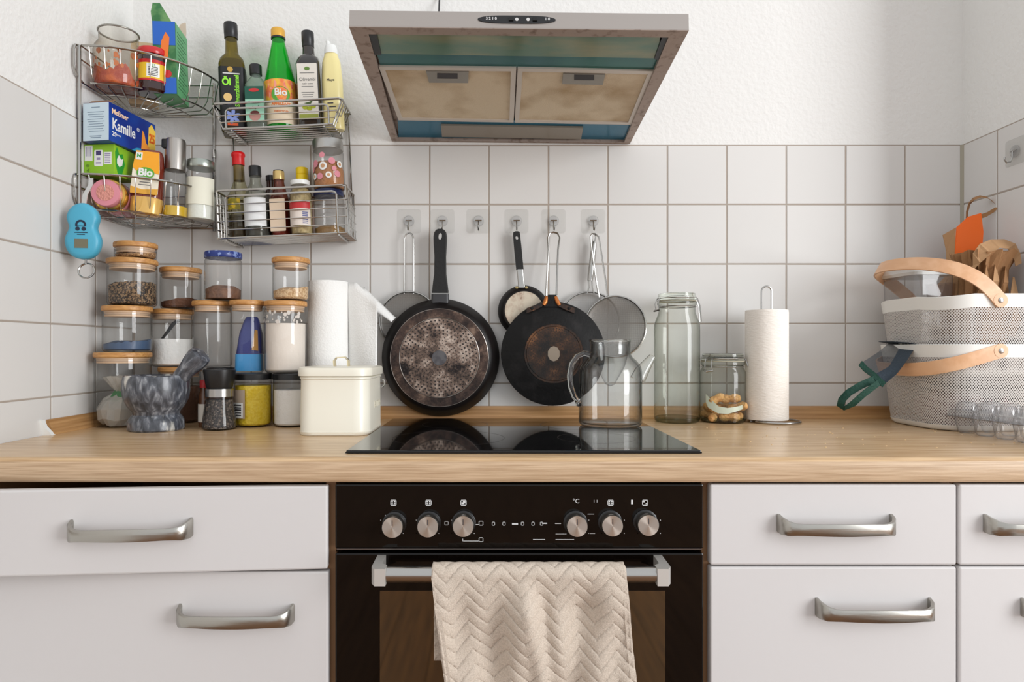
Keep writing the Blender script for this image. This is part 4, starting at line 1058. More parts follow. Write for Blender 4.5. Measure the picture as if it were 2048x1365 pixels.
A3 = sqjar('storage jar half full of dark dried tea leaves, beside the left wall', -0.819, -0.162, 0.1075, 0.1075, 1.171, 1.2775, .048, tea_leaf, top='r')
A4 = sqjar('small flat storage jar on the very top of the left wall stack', -0.8125, -0.16, 0.093, 0.093, 1.2775, 1.315, .014, husk, top='r')
B1 = sqjar('storage jar of brown contents hidden behind the stone mortar', -0.7476, -0.085, 0.098, 0.098, WT, 1.032, .085, choc)
B2 = sqjar('storage jar of white sugar with a dark spoon, above the stone mortar', -0.7736, -0.07, 0.099, 0.099, 1.032, 1.1698, .066, salt)
B3 = sqjar('small storage jar with a trace of brown powder, second stack from the left wall', -0.7503, -0.075, 0.097, 0.097, 1.1698, 1.2685, .018, choc, top='r')
C0 = sqjar('short black lidded storage jar hidden behind the pepper mill', -.633, -.125, .066, .070, WT, 1.032, .07, choc, lid=black_pl)
C1 = sqjar('tall empty storage jar under the blue lidded round jar', -0.6567, -0.115, 0.0925, 0.0925, 1.0335, 1.1862)
D0 = sqjar('black lidded jar of yellow powder with a barcode label, beside the pepper mill', -0.5431, -0.165, 0.0868, 0.0868, WT, 1.0197, .092, M('yellow_powder', (230, 196, 30), .7, var=(200, (242, 214, 70), .4, .65), bump=(180, .4)), lid=black_pl)
part('label', patch(.0429, -66, -4, .020, .083), M('label_taupe', (176, 158, 140), .6), D0, 'brownish label')
part('barcode_field', patch(.0433, -55, -10, .022, .055), white_pl, D0)
mb = MB()
for k, h_ in enumerate((.0022, .0022, .0036, .0022, .003)):
    b_ = patch(.0437, -47, -15, .026 + k * .0055, .026 + k * .0055 + h_, 6, .0003); mb.add(b_.v, b_.f)
part('barcode', mb, dark_print, D0, kind='stuff', smooth=False)
D1 = sqjar('tall storage jar holding a blue food pouch', -0.5658, -0.14, 0.08, 0.08, 1.0200, 1.1862)
E0 = sqjar('black lidded jar of white salt, partly behind the cream tin', -0.4563, -0.165, 0.086, 0.086, WT, 1.0197, .082, salt, lid=black_pl)
E1 = sqjar('tall storage jar full of flour, left of the loose kitchen roll', -0.4758, -0.145, 0.0975, 0.0975, 1.0200, 1.184, .112, flour)
mb = MB(); rnd = random.Random(4)
smear = M('flour_smear', (206, 198, 190), .9)
for k in range(34):
    x = rnd.uniform(-.038, .038); z = rnd.uniform(.113, .138); s_ = rnd.uniform(.0012, .0045)
    x *= 1.4; mb.prism([(.0484 * math.sin((x + s_ * math.cos(q)) / .0484), -.0484 * math.cos((x + s_ * math.cos(q)) / .0484), z + s_ * 1.2 * math.sin(q)) for q in [i * math.pi / 4 for i in range(8)]], (0, .0006, 0))
part('flour_smears', mb, smear, E1, kind='stuff', smooth=False)
E2 = sqjar('storage jar with a thin layer of beige grains, on the flour jar', -0.4637, -0.145, 0.087, 0.087, 1.1845, 1.2827, .026, couscous, top='r')
# round jar with a blue patterned lid
t = thing('screw_jar', 'round jar with a dark blue dotted lid and brown cocoa, on the empty storage jar', 'jar', (-.6276, -.125, 1.1868))
part('jar_glass', MB().lathe([(0, 0), (.036, 0), (.0410, .005), (.0410, .092), (.038, .097), (.038, .104)], 40, False, False), g_clear, t)
part('cocoa', MB().lathe([(0, .003), (.038, .004), (.0388, .026), (.025, .034), (0, .030)], 40), cocoa, t)
part('lid', MB().lathe([(.0405, .098), (.0415, .0995), (.0415, .1095), (.0395, .1125), (0, .1125)], 40, True, False), blue_lid, t, 'dark blue dotted lid')
# spoon in the sugar
tag(part('spoon', MB().tube([(-.793, -.085, 1.096), (-.776, -.088, 1.115), (-.758, -.095, 1.135), (-.7450, -.096, 1.1430)], .003, 8, rad=[.0025, .0038, .0048, .004]), black_pl), 'dark plastic spoon handle sticking out of the white sugar', 'spoon')
# blue pouch inside D1
t = thing('food_pouch', 'blue food pouch with light blue lower band inside a tall storage jar', 'pouch', (-.5620, -.139, 1.0245), (0, 0, R(10)))
pb = M('pouch_blue', (36, 46, 112), .35, bump=(40, .3)); plb = M('pouch_light_blue', (70, 150, 206), .35)
prof = [(0, .058, .040), (.038, .056, .044), (.039, .056, .044), (.085, .048, .036), (.115, .034, .020), (.124, .024, .006)]
part('pouch_base', MB().sq([(z, w_, d_, .008) for z, w_, d_ in prof[:2]]), plb, t, 'light blue lower band')
part('pouch_top', MB().sq([(z, w_, d_, min(.008, d_ * .45), .006 * z / .12, 0) for z, w_, d_ in prof[2:]]), pb, t)
part('gold_print', MB().prism([(.010, -.0232, .048), (.024, -.0225, .046), (.022, -.019, .092), (.016, -.019, .094)], (0, -.002, 0)), M('pouch_ochre', (164, 116, 40), .4), t, smooth=False)
# plastic bag inside A1
t = thing('plastic_bag', 'crinkled clear plastic bag with a green tie inside the largest storage jar', 'bag', (-.8396, -.163, .906))
rnd = random.Random(11); n = 22; rings = []
for z, k in ((0, .85), (.012, 1.06), (.034, 1.10), (.056, .86), (.066, .46), (.074, .34), (.088, .56), (.106, .84)):
    rings.append([((.046 * k * (1 + rnd.uniform(-.10, .10))) * math.cos(2 * math.pi * i / n), (.046 * k * (1 + rnd.uniform(-.10, .10))) * math.sin(2 * math.pi * i / n), z + rnd.uniform(-.003, .003)) for i in range(n)])
part('bag_film', MB().loft(rings, True, False), glass_thin('crinkled_film', (.86, .86, .84), (.62, .62, .60), 1.4, .12, .55, (224, 219, 210)), t, smooth=False)
mb = MB()
for k in range(46):
    a = rnd.uniform(0, 6.28); r_ = rnd.uniform(.005, .036); z = rnd.uniform(.006, .034); b = rnd.uniform(0, 3.14)
    dv = Vector((math.cos(b), math.sin(b), rnd.uniform(-.3, .3))) * .014; c = Vector((r_ * math.cos(a), .8 * r_ * math.sin(a), z))
    if (c + dv).xy.length > .038 or (c - dv).xy.length > .038: continue
    mb.tube([c - dv, c, c + dv], .0016, 5)
part('bag_contents', mb, M('pale_noodle', (206, 190, 164), .7), t, kind='stuff')
part('tie', MB().sq([(.050, .048, .046, .018), (.062, .052, .050, .020), (.076, .030, .028, .012)]), M('green_tie', (52, 120, 70), .5), t, 'green tie')
# small red capped bottle between jar and mill
t = thing('spice_bottle', 'slim spice bottle with a red cap, squeezed left of the pepper mill', 'bottle', (-.6432, -.192, WT + .0003))
part('bottle_glass', MB().lathe([(0, 0), (.0105, 0), (.0115, .003), (.0115, .070), (.008, .082), (.0075, .092)], 22), M('brown_spice_glass', (98, 62, 40), .15, coat=.4), t)
part('label', patch(.0117, -100, 60, .012, .052), lw, t, 'white label')
part('cap', MB().lathe([(.0085, .088), (.009, .089), (.009, .103), (.008, .105), (0, .105)], 22, True, False), M('red_white_cap', (206, 60, 66), .4), t)

# ------------------------------------------------------------------ mortar and pestle
m, nt, N, L, b = nodes('grey_marble')
b.inputs['Roughness'].default_value = .3; b.inputs['Coat Weight'].default_value = .25
tc = N.new('ShaderNodeTexCoord'); mp = N.new('ShaderNodeMapping'); mp.inputs['Scale'].default_value = (1, 1, .36); mp.inputs['Rotation'].default_value = (0, R(-18), 0)
n1 = N.new('ShaderNodeTexNoise'); n1.inputs['Scale'].default_value = 95; n1.inputs['Detail'].default_value = 8; n1.inputs['Distortion'].default_value = .5
L.new(tc.outputs['Object'], mp.inputs[0]); L.new(mp.outputs[0], n1.inputs['Vector'])
cr = N.new('ShaderNodeValToRGB'); E = cr.color_ramp.elements
E[0].position = .30; E[0].color = lin((44, 46, 52)); E[1].position = .70; E[1].color = lin((150, 153, 158))
for p, c in ((.44, (66, 69, 76)), (.54, (86, 89, 97)), (.60, (112, 115, 121))): e = E.new(p); e.color = lin(c)
L.new(n1.outputs['Fac'], cr.inputs[0])
wv = N.new('ShaderNodeTexNoise'); wv.inputs['Scale'].default_value = 30; wv.inputs['Detail'].default_value = 3
L.new(mp.outputs[0], wv.inputs['Vector'])
c2 = N.new('ShaderNodeValToRGB'); c2.color_ramp.elements[0].position = .64; c2.color_ramp.elements[0].color = (0, 0, 0, 1); c2.color_ramp.elements[1].position = .72; c2.color_ramp.elements[1].color = (1, 1, 1, 1)
L.new(wv.outputs['Fac'], c2.inputs[0])
mx = N.new('ShaderNodeMix'); mx.data_type = 'RGBA'; mx.inputs['B'].default_value = lin((214, 212, 204))
L.new(c2.outputs[0], mx.inputs['Factor']); L.new(cr.outputs[0], mx.inputs['A']); L.new(mx.outputs['Result'], b.inputs['Base Color'])
marble = m
t = thing('mortar', 'grey veined marble mortar on the worktop, left of the pepper mill', 'mortar', (-.7264, -.236, WT + .0003))
part('bowl', MB().lathe([(0, 0), (.054, 0), (.0565, .003), (.0565, .018), (.053, .026), (.0465, .034), (.0475, .040), (.056, .050), (.064, .066), (.067, .085), (.0665, .105), (.064, .116), (.061, .118), (.057, .115), (.054, .10), (.045, .06), (.03, .048), (0, .045)], 56, False, False), marble, t)
t = thing('pestle', 'grey marble pestle leaning up to the right out of the mortar', 'pestle', (-.7300, -.233, .9525), (R(4), R(43), 0))
part('stick', MB().lathe([(0, 0), (.012, .002), (.020, .010), (.022, .022), (.018, .045), (.0165, .075), (.0185, .105), (.0225, .125), (.0240, .142), (.0225, .151), (.016, .155), (0, .1555)], 32, False, False), marble, t)

# pepper mill
peppercorn = speckle('peppercorns', [(46, 40, 38), (78, 68, 62), (34, 30, 30), (112, 100, 90), (60, 50, 46)], 300, .7, 1.0)
t = thing('pepper_mill', 'glass pepper mill with a black cap full of dark peppercorns', 'pepper mill', (-.5935, -.228, WT + .0003))
part('mill_glass', MB().lathe([(0, 0), (.033, 0), (.036, .003), (.036, .010), (.0345, .022), (.0285, .066), (.0285, .074)], 36, False, False), g_clear, t)
part('peppercorns', MB().lathe([(0, .002), (.0325, .003), (.0342, .008), (.0328, .022), (.0270, .064), (0, .066)], 36), peppercorn, t)
part('steel_band', MB().lathe([(.0292, .071), (.0292, .088)], 36), steel, t, 'polished steel band')
part('cap', MB().lathe([(.0255, .088), (.0275, .092), (.0335, .126), (.0335, .1285), (.032, .130), (0, .131)], 36, True, False), black_pl, t, 'flared black cap')

# ------------------------------------------------------------------ cream tin, kitchen roll with the loose sheet
cream_m = M('cream_enamel', (236, 231, 215), .32, coat=.2, bump=(40, .015))
t = thing('storage_tin', 'cream enamelled tin box with a lid and loop handle, left of the hob', 'tin', (-.3205, -.254, WT + .0004))
w_, d_ = .144, .178
part('box', MB().sq([(0, w_ - .003, d_ - .003, .030), (.0015, w_, d_, .032), (.007, w_ + .001, d_ + .001, .032), (.0085, w_ - .001, d_ - .001, .031), (.112, w_ - .003, d_ - .003, .030), (.1135, w_ + .001, d_ + .001, .032), (.1165, w_ + .001, d_ + .001, .032), (.118, w_ - .003, d_ - .003, .030)], n=8), cream_m, t)
ld_ = part('lid', MB().sq([(.1185, w_ - .001, d_ - .001, .031), (.1195, w_ + .007, d_ + .007, .034), (.132, w_ + .008, d_ + .008, .035), (.1355, w_ + .005, d_ + .005, .034), (.1375, w_ - .004, d_ - .004, .030)], n=8), cream_m, t)
part('loop_handle', MB().strip([(-.016, 0, .137), (-.017, 0, .149), (-.012, 0, .1555), (.006, 0, .1565), (.013, 0, .150), (.0135, 0, .137)], (0, .009, 0), [(.001, 0, 0), (.0012, 0, .0004), (.0006, 0, .0012), (-.0004, 0, .0014), (-.0012, 0, .0004), (-.0012, 0, 0)]), M('pale_brass', (222, 208, 170), .3, .3), ld_, 'pale loop handle')
emb = M('emboss_cream', (214, 208, 190), .35)
MS2 = Matrix(((0, -1, 0, w_ / 2 - .0006), (1, 0, 0, 0), (0, 0, 1, 0), (0, 0, 0, 1)))
lettering('BUTTER', .020, emb, t, MS2, x=.020, z=.056, extr=.0006)
part('clasp', MB().tube([(w_ / 2, .068, .108), (w_ / 2 + .006, .068, .104), (w_ / 2 + .007, .068, .094), (w_ / 2 + .001, .068, .088)], .0018, 6), steel, t, 'steel wire clasp')

t = thing('kitchen_roll', 'white kitchen roll behind the cream tin with its last sheet flapping loose', 'kitchen roll', (-.3980, -.0665, WT + .0003))
random.seed(5)
H1 = .3365
mb = MB(); n = 48
rings = []
for z, k in ((0, .985), (.002, 1), (.11, 1.0), (.22, 1.0), (H1 - .002, 1), (H1, .985)):
    rings.append([(.0482 * k * (1 + .006 * math.sin(3 * a + z * 20)) * math.cos(a), .0482 * k * (1 + .006 * math.sin(3 * a + z * 20)) * math.sin(a), z) for a in [2 * math.pi * i / n for i in range(n)]])
rings.append([(.021 * math.cos(a), .021 * math.sin(a), H1 - .0005) for a in [2 * math.pi * i / n for i in range(n)]])
rings.append([(.0205 * math.cos(a), .0205 * math.sin(a), H1 - .05) for a in [2 * math.pi * i / n for i in range(n)]])
part('roll', mb.loft(rings), paper_w, t)
o0 = Vector((-.3980, -.0665, WT + .0003))
def P(px, py, y): return at(px, py, y) - o0
# loose sheet: leaves the roll on the right, its top corner folded forward
def sheet(u, v):
    # u along the sheet 0..1, v up 0..1
    x = .0455 + u * .080
    yy = .006 - .046 * u ** .8 + .004 * math.sin(v * 5 + u * 4)
    topz = H1 - .002 - (max(0, u - .30) / .70) * .050
    botz = .05
    return (x, min(yy, .050), botz + (topz - botz) * v)
o = part('loose_sheet', MB().grid(sheet, 16, 14), paper_w, t, ang=180)
sd = o.modifiers.new('thick', 'SOLIDIFY'); sd.thickness = .0008
c = [P(728, 574, -.050), P(792, 636, -.050), P(783, 645, -.066), P(719, 601, -.070)]
mb = MB()
def flapf(u, v):
    a = c[0].lerp(c[1], u); b_ = c[3].lerp(c[2], u); p = a.lerp(b_, v); p.y -= .006 * math.sin(math.pi * v); return p
o = part('folded_corner', MB().grid(flapf, 8, 5), paper_w, t, ang=180)
sd = o.modifiers.new('thick', 'SOLIDIFY'); sd.thickness = .0008

# ------------------------------------------------------------------ hooks on the back wall
def wall_hook(px, label, py=443, rz=0, loc=None):
    p = at(px, py, -.0002)
    t = thing('wall_hook', label, 'hook', loc or (p.x, -.0003, p.z), (0, 0, rz), group='clear adhesive wall hooks')
    part('plate', MB().prism([(x, 0, z) for x, z in rr(.060, .060, .007, 5)], (0, -.0012, 0)), g_hook, t, smooth=False)
    part('boss', MB().lathe([(.0135, .0012), (.0135, .004), (.012, .0055), (0, .0055)], 26, True, False, M=MK), g_plastic, t)
    h = part('hook', MB().tube([(0, -.004, .002), (0, -.008, -.002), (0, -.0095, -.016), (0, -.013, -.024), (0, -.021, -.026), (0, -.026, -.020), (0, -.026, -.014)], .0017, 8), steel, t, 'steel hook')
    part('cross_pin', MB().tube([(-.008, -.0062, .001), (.008, -.0062, .001)], .0016, 8), steel, h)
    return t
H = [(818, 'clear adhesive hook holding the fine sieve behind the big pan'), (885, 'clear adhesive hook holding the large frying pan'), (957, 'clear adhesive hook with nothing on it, above the pans'),
     (1033, 'clear adhesive hook holding the small black pan'), (1107, 'clear adhesive hook holding the black crepe pan'), (1186, 'clear adhesive hook holding two sieves')]
for px, l in H: wall_hook(px, l)
wall_hook(0, 'clear adhesive hook alone on the right wall', rz=R(-90), loc=(WR - .0003, -.170, 1.522))
hx = {px: at(px, 443, 0).x for px, l in H}
hz = at(818, 443, 0).z - .026

# ------------------------------------------------------------------ pans
DX = Matrix.Rotation(R(90), 4, 'X')                        # lathe axis z -> -y
def dots(specs, y, rad):
    mb = MB()
    for r_, cnt, off in specs:
        for i in range(cnt):
            a = 2 * math.pi * (i + off) / cnt; x, z = r_ * math.cos(a), r_ * math.sin(a)
            mb.prism([(x + rad * math.cos(q), y, z + rad * math.sin(q)) for q in [math.pi / 3 * k for k in range(6)]], (0, -.0004, 0))
    return mb
pan_black = M('pan_enamel', (17, 13, 13), .42, var=(14, (30, 24, 23), .45, .75), spec=.25)
def burnt(name, base, dark, mid, scale=16, metal=.55, lo=.42, hi=.62):
    m, nt, N, L, b = nodes(name)
    b.inputs['Roughness'].default_value = .42; b.inputs['Metallic'].default_value = metal
    tc = N.new('ShaderNodeTexCoord'); n = N.new('ShaderNodeTexNoise'); n.inputs['Scale'].default_value = scale; n.inputs['Detail'].default_value = 12; n.inputs['Roughness'].default_value = .76
    L.new(tc.outputs['Object'], n.inputs['Vector'])
    cr = N.new('ShaderNodeValToRGB'); E = cr.color_ramp.elements
    E[0].position = lo; E[0].color = lin(dark); E[1].position = hi; E[1].color = lin(base); e = E.new((lo + hi) / 2); e.color = lin(mid)
    L.new(n.outputs['Fac'], cr.inputs[0]); L.new(cr.outputs[0], b.inputs['Base Color'])
    bp = N.new('ShaderNodeBump'); bp.inputs['Strength'].default_value = .15; L.new(n.outputs['Fac'], bp.inputs['Height']); L.new(bp.outputs[0], b.inputs['Normal'])
    return m
pan_base = burnt('burnt_pan_base', (200, 182, 168), (30, 23, 23), (122, 102, 90), 20, .5, .40, .62)
pan_ringm = burnt('burnt_pan_ring', (138, 114, 98), (34, 25, 23), (78, 60, 52), 22, .45, .40, .66)
dot_dark = M('pan_dimple', (34, 26, 24), .6)
c = at(879, 716, -.055)
t = thing('frying_pan', 'large frying pan hung bottom out, scorched perforated base and black handle', 'pan', (c.x, 0, c.z), group='pans hung on the tiles')
part('pan_body', MB().lathe([(.146, .0185), (.1465, .021), (.1455, .024), (.132, .050), (.126, .0575), (.119, .060), (.119, .0595), (0, .0595), (0, .056), (.120, .055), (.140, .022)], 72, False, False, M=DX), pan_black, t)
part('outer_ring', MB().lathe([(.119, .0597), (.1185, .0612), (.0985, .0614), (.0985, .0597)], 72, True, True, M=DX), pan_ringm, t, 'scorched outer base ring')
part('base_plate', MB().lathe([(.0965, .0597), (.0955, .0618), (0, .0620)], 64, False, False, M=DX), pan_base, t, 'scorched silvery base plate')
part('rim_line', MB().tube([(.0972 * math.cos(a), -.0617, .0972 * math.sin(a)) for a in [2 * math.pi * i / 64 for i in range(64)]], .0006, 5, True), M('pan_bright_line', (190, 180, 172), .3, .8), t)
part('rim_line', MB().tube([(.1192 * math.cos(a), -.0606, .1192 * math.sin(a)) for a in [2 * math.pi * i / 64 for i in range(64)]], .0006, 5, True), bpy.data.materials['pan_bright_line'], t)
part('dimples', dots([(.0905, 56, 0), (.0825, 52, .5), (.0745, 48, 0), (.0665, 42, .5), (.0585, 36, 0)], -.0620, .0022), dot_dark, t, kind='stuff', smooth=False)
part('dimples', dots([(.050, 36, .5), (.0430, 32, 0), (.036, 26, .5), (.0295, 22, 0), (.0235, 18, .5)], -.0620, .0014), dot_dark, t, kind='stuff', smooth=False)
part('centre_disc', MB().lathe([(.0185, .0610), (.0180, .0628), (0, .0628)], 32, True, False, M=DX), M('pan_centre', (70, 68, 72), .45, .4, var=(60, (98, 96, 98), .4, .6)), t, 'dark centre disc')
z0 = at(879, 612, -.05).z - c.z
hm = part('handle_mount', MB().loft([[(x * k + 0, y, z) for x, y in rr(1, 1, .2, 3)] if False else [(x, y - .032, z) for x, y in rr(w2, .020, .006, 3)] for z, w2 in ((.105, .050), (.118, .046), (.132, .0435), (.158, .0425))]), M('handle_mount_grey', (60, 60, 62), .4, .3), t, 'dark grey handle mount')
part('mount_line', MB().box(-.0216, .0216, -.0425, -.022, .1578, .1592), steel, hm, smooth=False)
prof = [(.1592, .0415, .020), (.190, .034, .021), (.205, .0300, .022), (.250, .0285, .022), (.285, .0325, .021), (.303, .0325, .020)]
mb = MB(); n = 8
hole_z, hw_, hh = .3000, .0048, .0095
# handle as a plate with a hanging hole: outline prism with bevel, plus a bridge around the hole
outl = [(.0208, .1592), (.0172, .190), (.0150, .206), (.0143, .250), (.0163, .285), (.0165, .300), (.0148, .3095), (.0105, .3155), (.0050, .3185)]
full = outl + [(-x, z) for x, z in reversed(outl)]
holep = [(hw_ * math.cos(a), hole_z + hh * math.sin(a)) for a in [2 * math.pi * i / len(full) + math.pi * 1.5 + .18 for i in range(len(full))]]
def ringy(pts, y): return [(x, y, z) for x, z in pts]
ins = lambda k: [(x * k, .2389 + (z - .2389) * (1 - (1 - k) * .22)) for x, z in full]
rings = [ringy(holep, -.024), ringy(ins(.86), -.022), ringy(full, -.026), ringy(full, -.036), ringy(ins(.86), -.042), ringy(holep, -.042)]
part('handle', mb.loft(rings, closed=True), black_matt, t, 'black plastic handle with a hanging hole', ang=50)

c = at(1107, 708, -.060)
t = thing('crepe_pan', 'flat black crepe pan hung bottom out, rusty brown centre and wire handle', 'pan', (c.x, 0, c.z), group='pans hung on the tiles')
iron = M('black_iron', (20, 19, 19), .6, 0, spec=.22, var=(30, (36, 34, 34), .5, .75, 8), bump=(150, .12))
part('pan_body', MB().lathe([(.1265, .046), (.1275, .048), (.1265, .051), (.085, .062), (.0735, .066), (0, .066), (0, .062), (.084, .058), (.125, .046)], 72, False, False, M=DX), iron, t)
rust = burnt('rusty_iron', (134, 88, 52), (22, 17, 14), (66, 42, 26), 26, .25, .42, .68)
part('base_disc', MB().lathe([(.0720, .0655), (.0712, .0672), (.0665, .0672), (.066, .0662), (.0655, .0672), (0, .0672)], 60, True, False, M=DX), rust, t, 'rusty brown base disc')
part('dimples', dots([(.061, 56, 0), (.0555, 50, .5), (.050, 46, 0), (.0445, 40, .5), (.039, 36, 0), (.0335, 30, .5), (.028, 26, 0)], -.0672, .0014), M('rust_dimple', (26, 18, 14), .6), t, kind='stuff', smooth=False)
part('bare_patch', MB().prism([(.0150 * math.cos(a), -.0670, .0185 * math.sin(a)) for a in [2 * math.pi * i / 10 + .3 for i in range(10)]], (0, -.0006, 0)), M('bare_metal', (152, 138, 122), .5, .4), t, 'bare metal patch', smooth=False)
cx_, cz_ = c.x, c.z
def L3(px, py, y): p = at(px, py, y); return (p.x - cx_, y, p.z - cz_)
copper = M('heat_tinted_copper', (196, 118, 60), .35, .6)
wires = [L3(1092, 592, -.052), L3(1097, 500, -.030), L3(1096, 476, -.024), L3(1099, 467, -.020), L3(1107, 465, -.0185), L3(1115, 467, -.020), L3(1119, 476, -.024), L3(1116, 500, -.030), L3(1113, 590, -.052)]
part('wire_handle', MB().tube(wires, .0025, 8), steel, t, 'steel wire handle')
for sx, px in ((-1, 1088), (1, 1113)):
    part('copper_sleeve', MB().tube([L3(1098 + sx * 9 + 4, 594, -.054), L3(1098 + sx * 12 + 5, 604, -.058), L3(1098 + sx * 16 + 5, 611, -.060)], .0052, 10, rad=[.0042, .0056, .004]), copper, t, 'heat tinted end of the handle')
    part('bracket', MB().strip([L3(1101 + sx * 16, 608, -.0585), L3(1101 + sx * 32, 616, -.0595), L3(1101 + sx * 48, 622, -.0580)], (0, 0, .0062), (0, .0018, 0)), rust, t)
    part('rivet', MB().lathe([(.004, 0), (.003, .002), (0, .0026)], 14, True, False, M=Matrix.Translation(L3(1101 + sx * 37, 617, -.0610)) @ MK), iron, t)
part('handle_tab', MB().prism([L3(1086, 614, -.0545), L3(1120, 614, -.0545), L3(1112, 590, -.0530), L3(1096, 590, -.0530)], (0, -.004, 0)), iron, t)

c = at(1048, 622, -.030)
t = thing('small_pan', 'small black pan with pale worn base and black steel handle, behind the crepe pan', 'pan', (c.x, 0, c.z), group='pans hung on the tiles')
cx_, cz_ = c.x, c.z
part('pan_body', MB().lathe([(.0635, .0145), (.0645, .016), (.0640, .018), (.0535, .034), (.050, .036), (0, .036), (0, .033), (.050, .032), (.062, .015)], 56, False, False, M=DX), pan_black, t)
part('base_disc', MB().lathe([(.0480, .0358), (.0472, .0372), (0, .0372)], 48, True, False, M=DX), burnt('worn_pale_base', (206, 194, 174), (110, 78, 62), (190, 170, 150), 18, .2, .36, .52), t, 'pale worn base')
rot_ = math.atan2(1048 - 1033, 622 - 465)
def hp(z, w_, d_, y, r_): return [(x + -math.sin(rot_) * z, y_ + y, math.cos(rot_) * z) for x, y_ in rr(w_, d_, r_, 3)]
part('handle_neck', MB().loft([hp(.058, .018, .006, -.026, .002), hp(.070, .0165, .008, -.024, .003), hp(.104, .0165, .009, -.021, .003)]), steel, t, 'steel handle neck')
sl = .104
outl = [(.0090, sl), (.0092, .15), (.0088, .190), (.0080, .1965), (.003, .199)]
full = outl + [(-x, z) for x, z in reversed(outl)]
holep = [(.0036 * math.cos(a), .183 + .0052 * math.sin(a)) for a in [2 * math.pi * i / len(full) + math.pi * 1.5 + .3 for i in range(len(full))]]
RT = Matrix.Rotation(-rot_, 4, 'Y')
mb = MB().loft([ringy(holep, -.014), ringy(full, -.014), ringy(full, -.0255), ringy(holep, -.0255)], closed=True); mb.xf(RT)
part('handle', mb, black_matt, t, 'black handle grip with hanging hole', ang=50)
mb = MB()
for dx in (-.012, .012): mb.lathe([(.004, 0), (.003, .002), (0, .0025)], 12, True, False, M=Matrix.Translation((dx - .006, -.030, .0575)) @ MK)
part('rivets', mb, M('brass_rivet', (168, 150, 104), .35, .8), t)

# ------------------------------------------------------------------ sieves
sieve_mesh = mesh_screen('sieve_wire_mesh', (128, 124, 119), .3, .25, (620, 'obj'))
def sieve(label, px, py, y, r_, wires=None, depth=.05, mesh_mat=sieve_mesh, rim_t=.0036):
    c = at(px, py, y)
    t = thing('sieve', label, 'sieve', (c.x, 0, c.z), group='sieves hung on the tiles')
    part('rim', MB().lathe([(r_ - .0012, -y - .004), (r_ + .0012, -y - .004), (r_ + .0012, -y + .005), (r_ - .0012, -y + .005)], 64, False, False, M=DX), steel, t, 'steel rim band')
    part('rim_bead', MB().tube([(r_ * math.cos(a), y - .005, r_ * math.sin(a)) for a in [2 * math.pi * i / 64 for i in range(64)]], rim_t * .6, 7, True), steel, t)
    dp = -1 if depth > 0 else 1
    prof_ = [((r_ - .0015) * math.cos(q), -y + dp * -abs(depth) * math.sin(q) * -1 if False else -y - abs(depth) * math.sin(q)) for q in [math.pi / 2 * i / 9 for i in range(10)]]
    part('wire_mesh', MB().lathe(prof_, 48, False, False, M=DX), mesh_mat, t, 'fine wire mesh bowl')
    for wpts in wires or []:
        part('wire_handle', MB().tube([(at(a, b, q).x - c.x, q, at(a, b, q).z - c.z) for a, b, q in wpts], .0022, 8), steel, t, 'steel wire handle')
    return t, c
sieve('fine steel sieve with wire handle, mostly hidden behind the large frying pan', 818, 643, -.016, .0735,
      [[(808, 588, -.018), (809, 540, -.020), (809, 478, -.020), (812, 469, -.020), (818, 466, -.0195), (824, 469, -.020), (827, 478, -.020), (827, 540, -.020), (827, 588, -.018)]], .008)
sieve('large fine sieve with steel rim, in front of the other right hand sieve', 1230, 654, -.034, .0755,
      [[(1198, 595, -.034), (1192, 560, -.032), (1182, 490, -.028), (1181, 474, -.024), (1184, 468, -.022), (1190, 468, -.022), (1197, 474, -.024), (1200, 490, -.028), (1211, 560, -.032), (1215, 592, -.034)]], .012)
t, c = sieve('coarser sieve with tubular handle, behind the large fine sieve', 1178, 645, -.012, .0755, None, .005, mesh_screen('coarse_wire_mesh', (170, 168, 164), .7, .07, (420, 'obj')))
q = lambda px, py, y: (at(px, py, y).x - c.x, y, at(px, py, y).z - c.z)
part('tube_handle', MB().tube([q(1180, 562, -.018), q(1181.5, 550, -.018), q(1188, 490, -.018), q(1188.5, 484, -.018)], .0075, 14, rad=[.0068, .0078, .0066, .0050]), steel, t, 'tubular steel handle')
part('hanging_loop', MB().tube([q(1187, 486, -.018), q(1183, 476, -.0185), q(1185, 469, -.019), q(1190, 469, -.019), q(1191, 476, -.0185), q(1189, 486, -.018)], .0016, 7), steel, t)
for a, b in ((1177, 1174), (1184, 1188)):
    part('handle_wire', MB().tube([q(a, 560, -.018), q(a + 1, 575, -.018), q(b, 588, -.018)], .0018, 7), steel, t)
# ------------------------------------------------------------------ glass teapot on the hob
tx, ty, tz = .2600, -.205, .9058
t = thing('glass_teapot', 'clear glass teapot without a lid standing on the hob', 'teapot', (tx, ty, tz))
outer = [(0, 0), (.060, 0), (.066, .0025), (.0690, .008), (.0690, .118), (.0665, .130), (.058, .142), (.048, .151), (.0445, .158), (.0440, .182), (.0455, .1855), (.0445, .188)]
inner = [(.0425, .186), (.0418, .158), (.045, .152), (.056, .140), (.0640, .128), (.0668, .116), (.0668, .009), (.062, .0055), (0, .005)]
part('body', MB().lathe(outer + inner, 64, False, False), g_tea, t)
part('lip', MB().tube([(.0445 * math.cos(a), .0445 * math.sin(a), .187) for a in [2 * math.pi * i / 48 for i in range(48)]], .0024, 8, True), g_solid, t)
hp_ = [(-.045, -.004, .156), (-.058, -.005, .160), (-.074, -.006, .153), (-.086, -.007, .135), (-.0905, -.008, .110), (-.088, -.008, .085), (-.080, -.007, .064), (-.070, -.005, .052)]
hh_ = part('handle', MB().tube(hp_, .0062, 14), g_solid, t, 'looped glass handle')
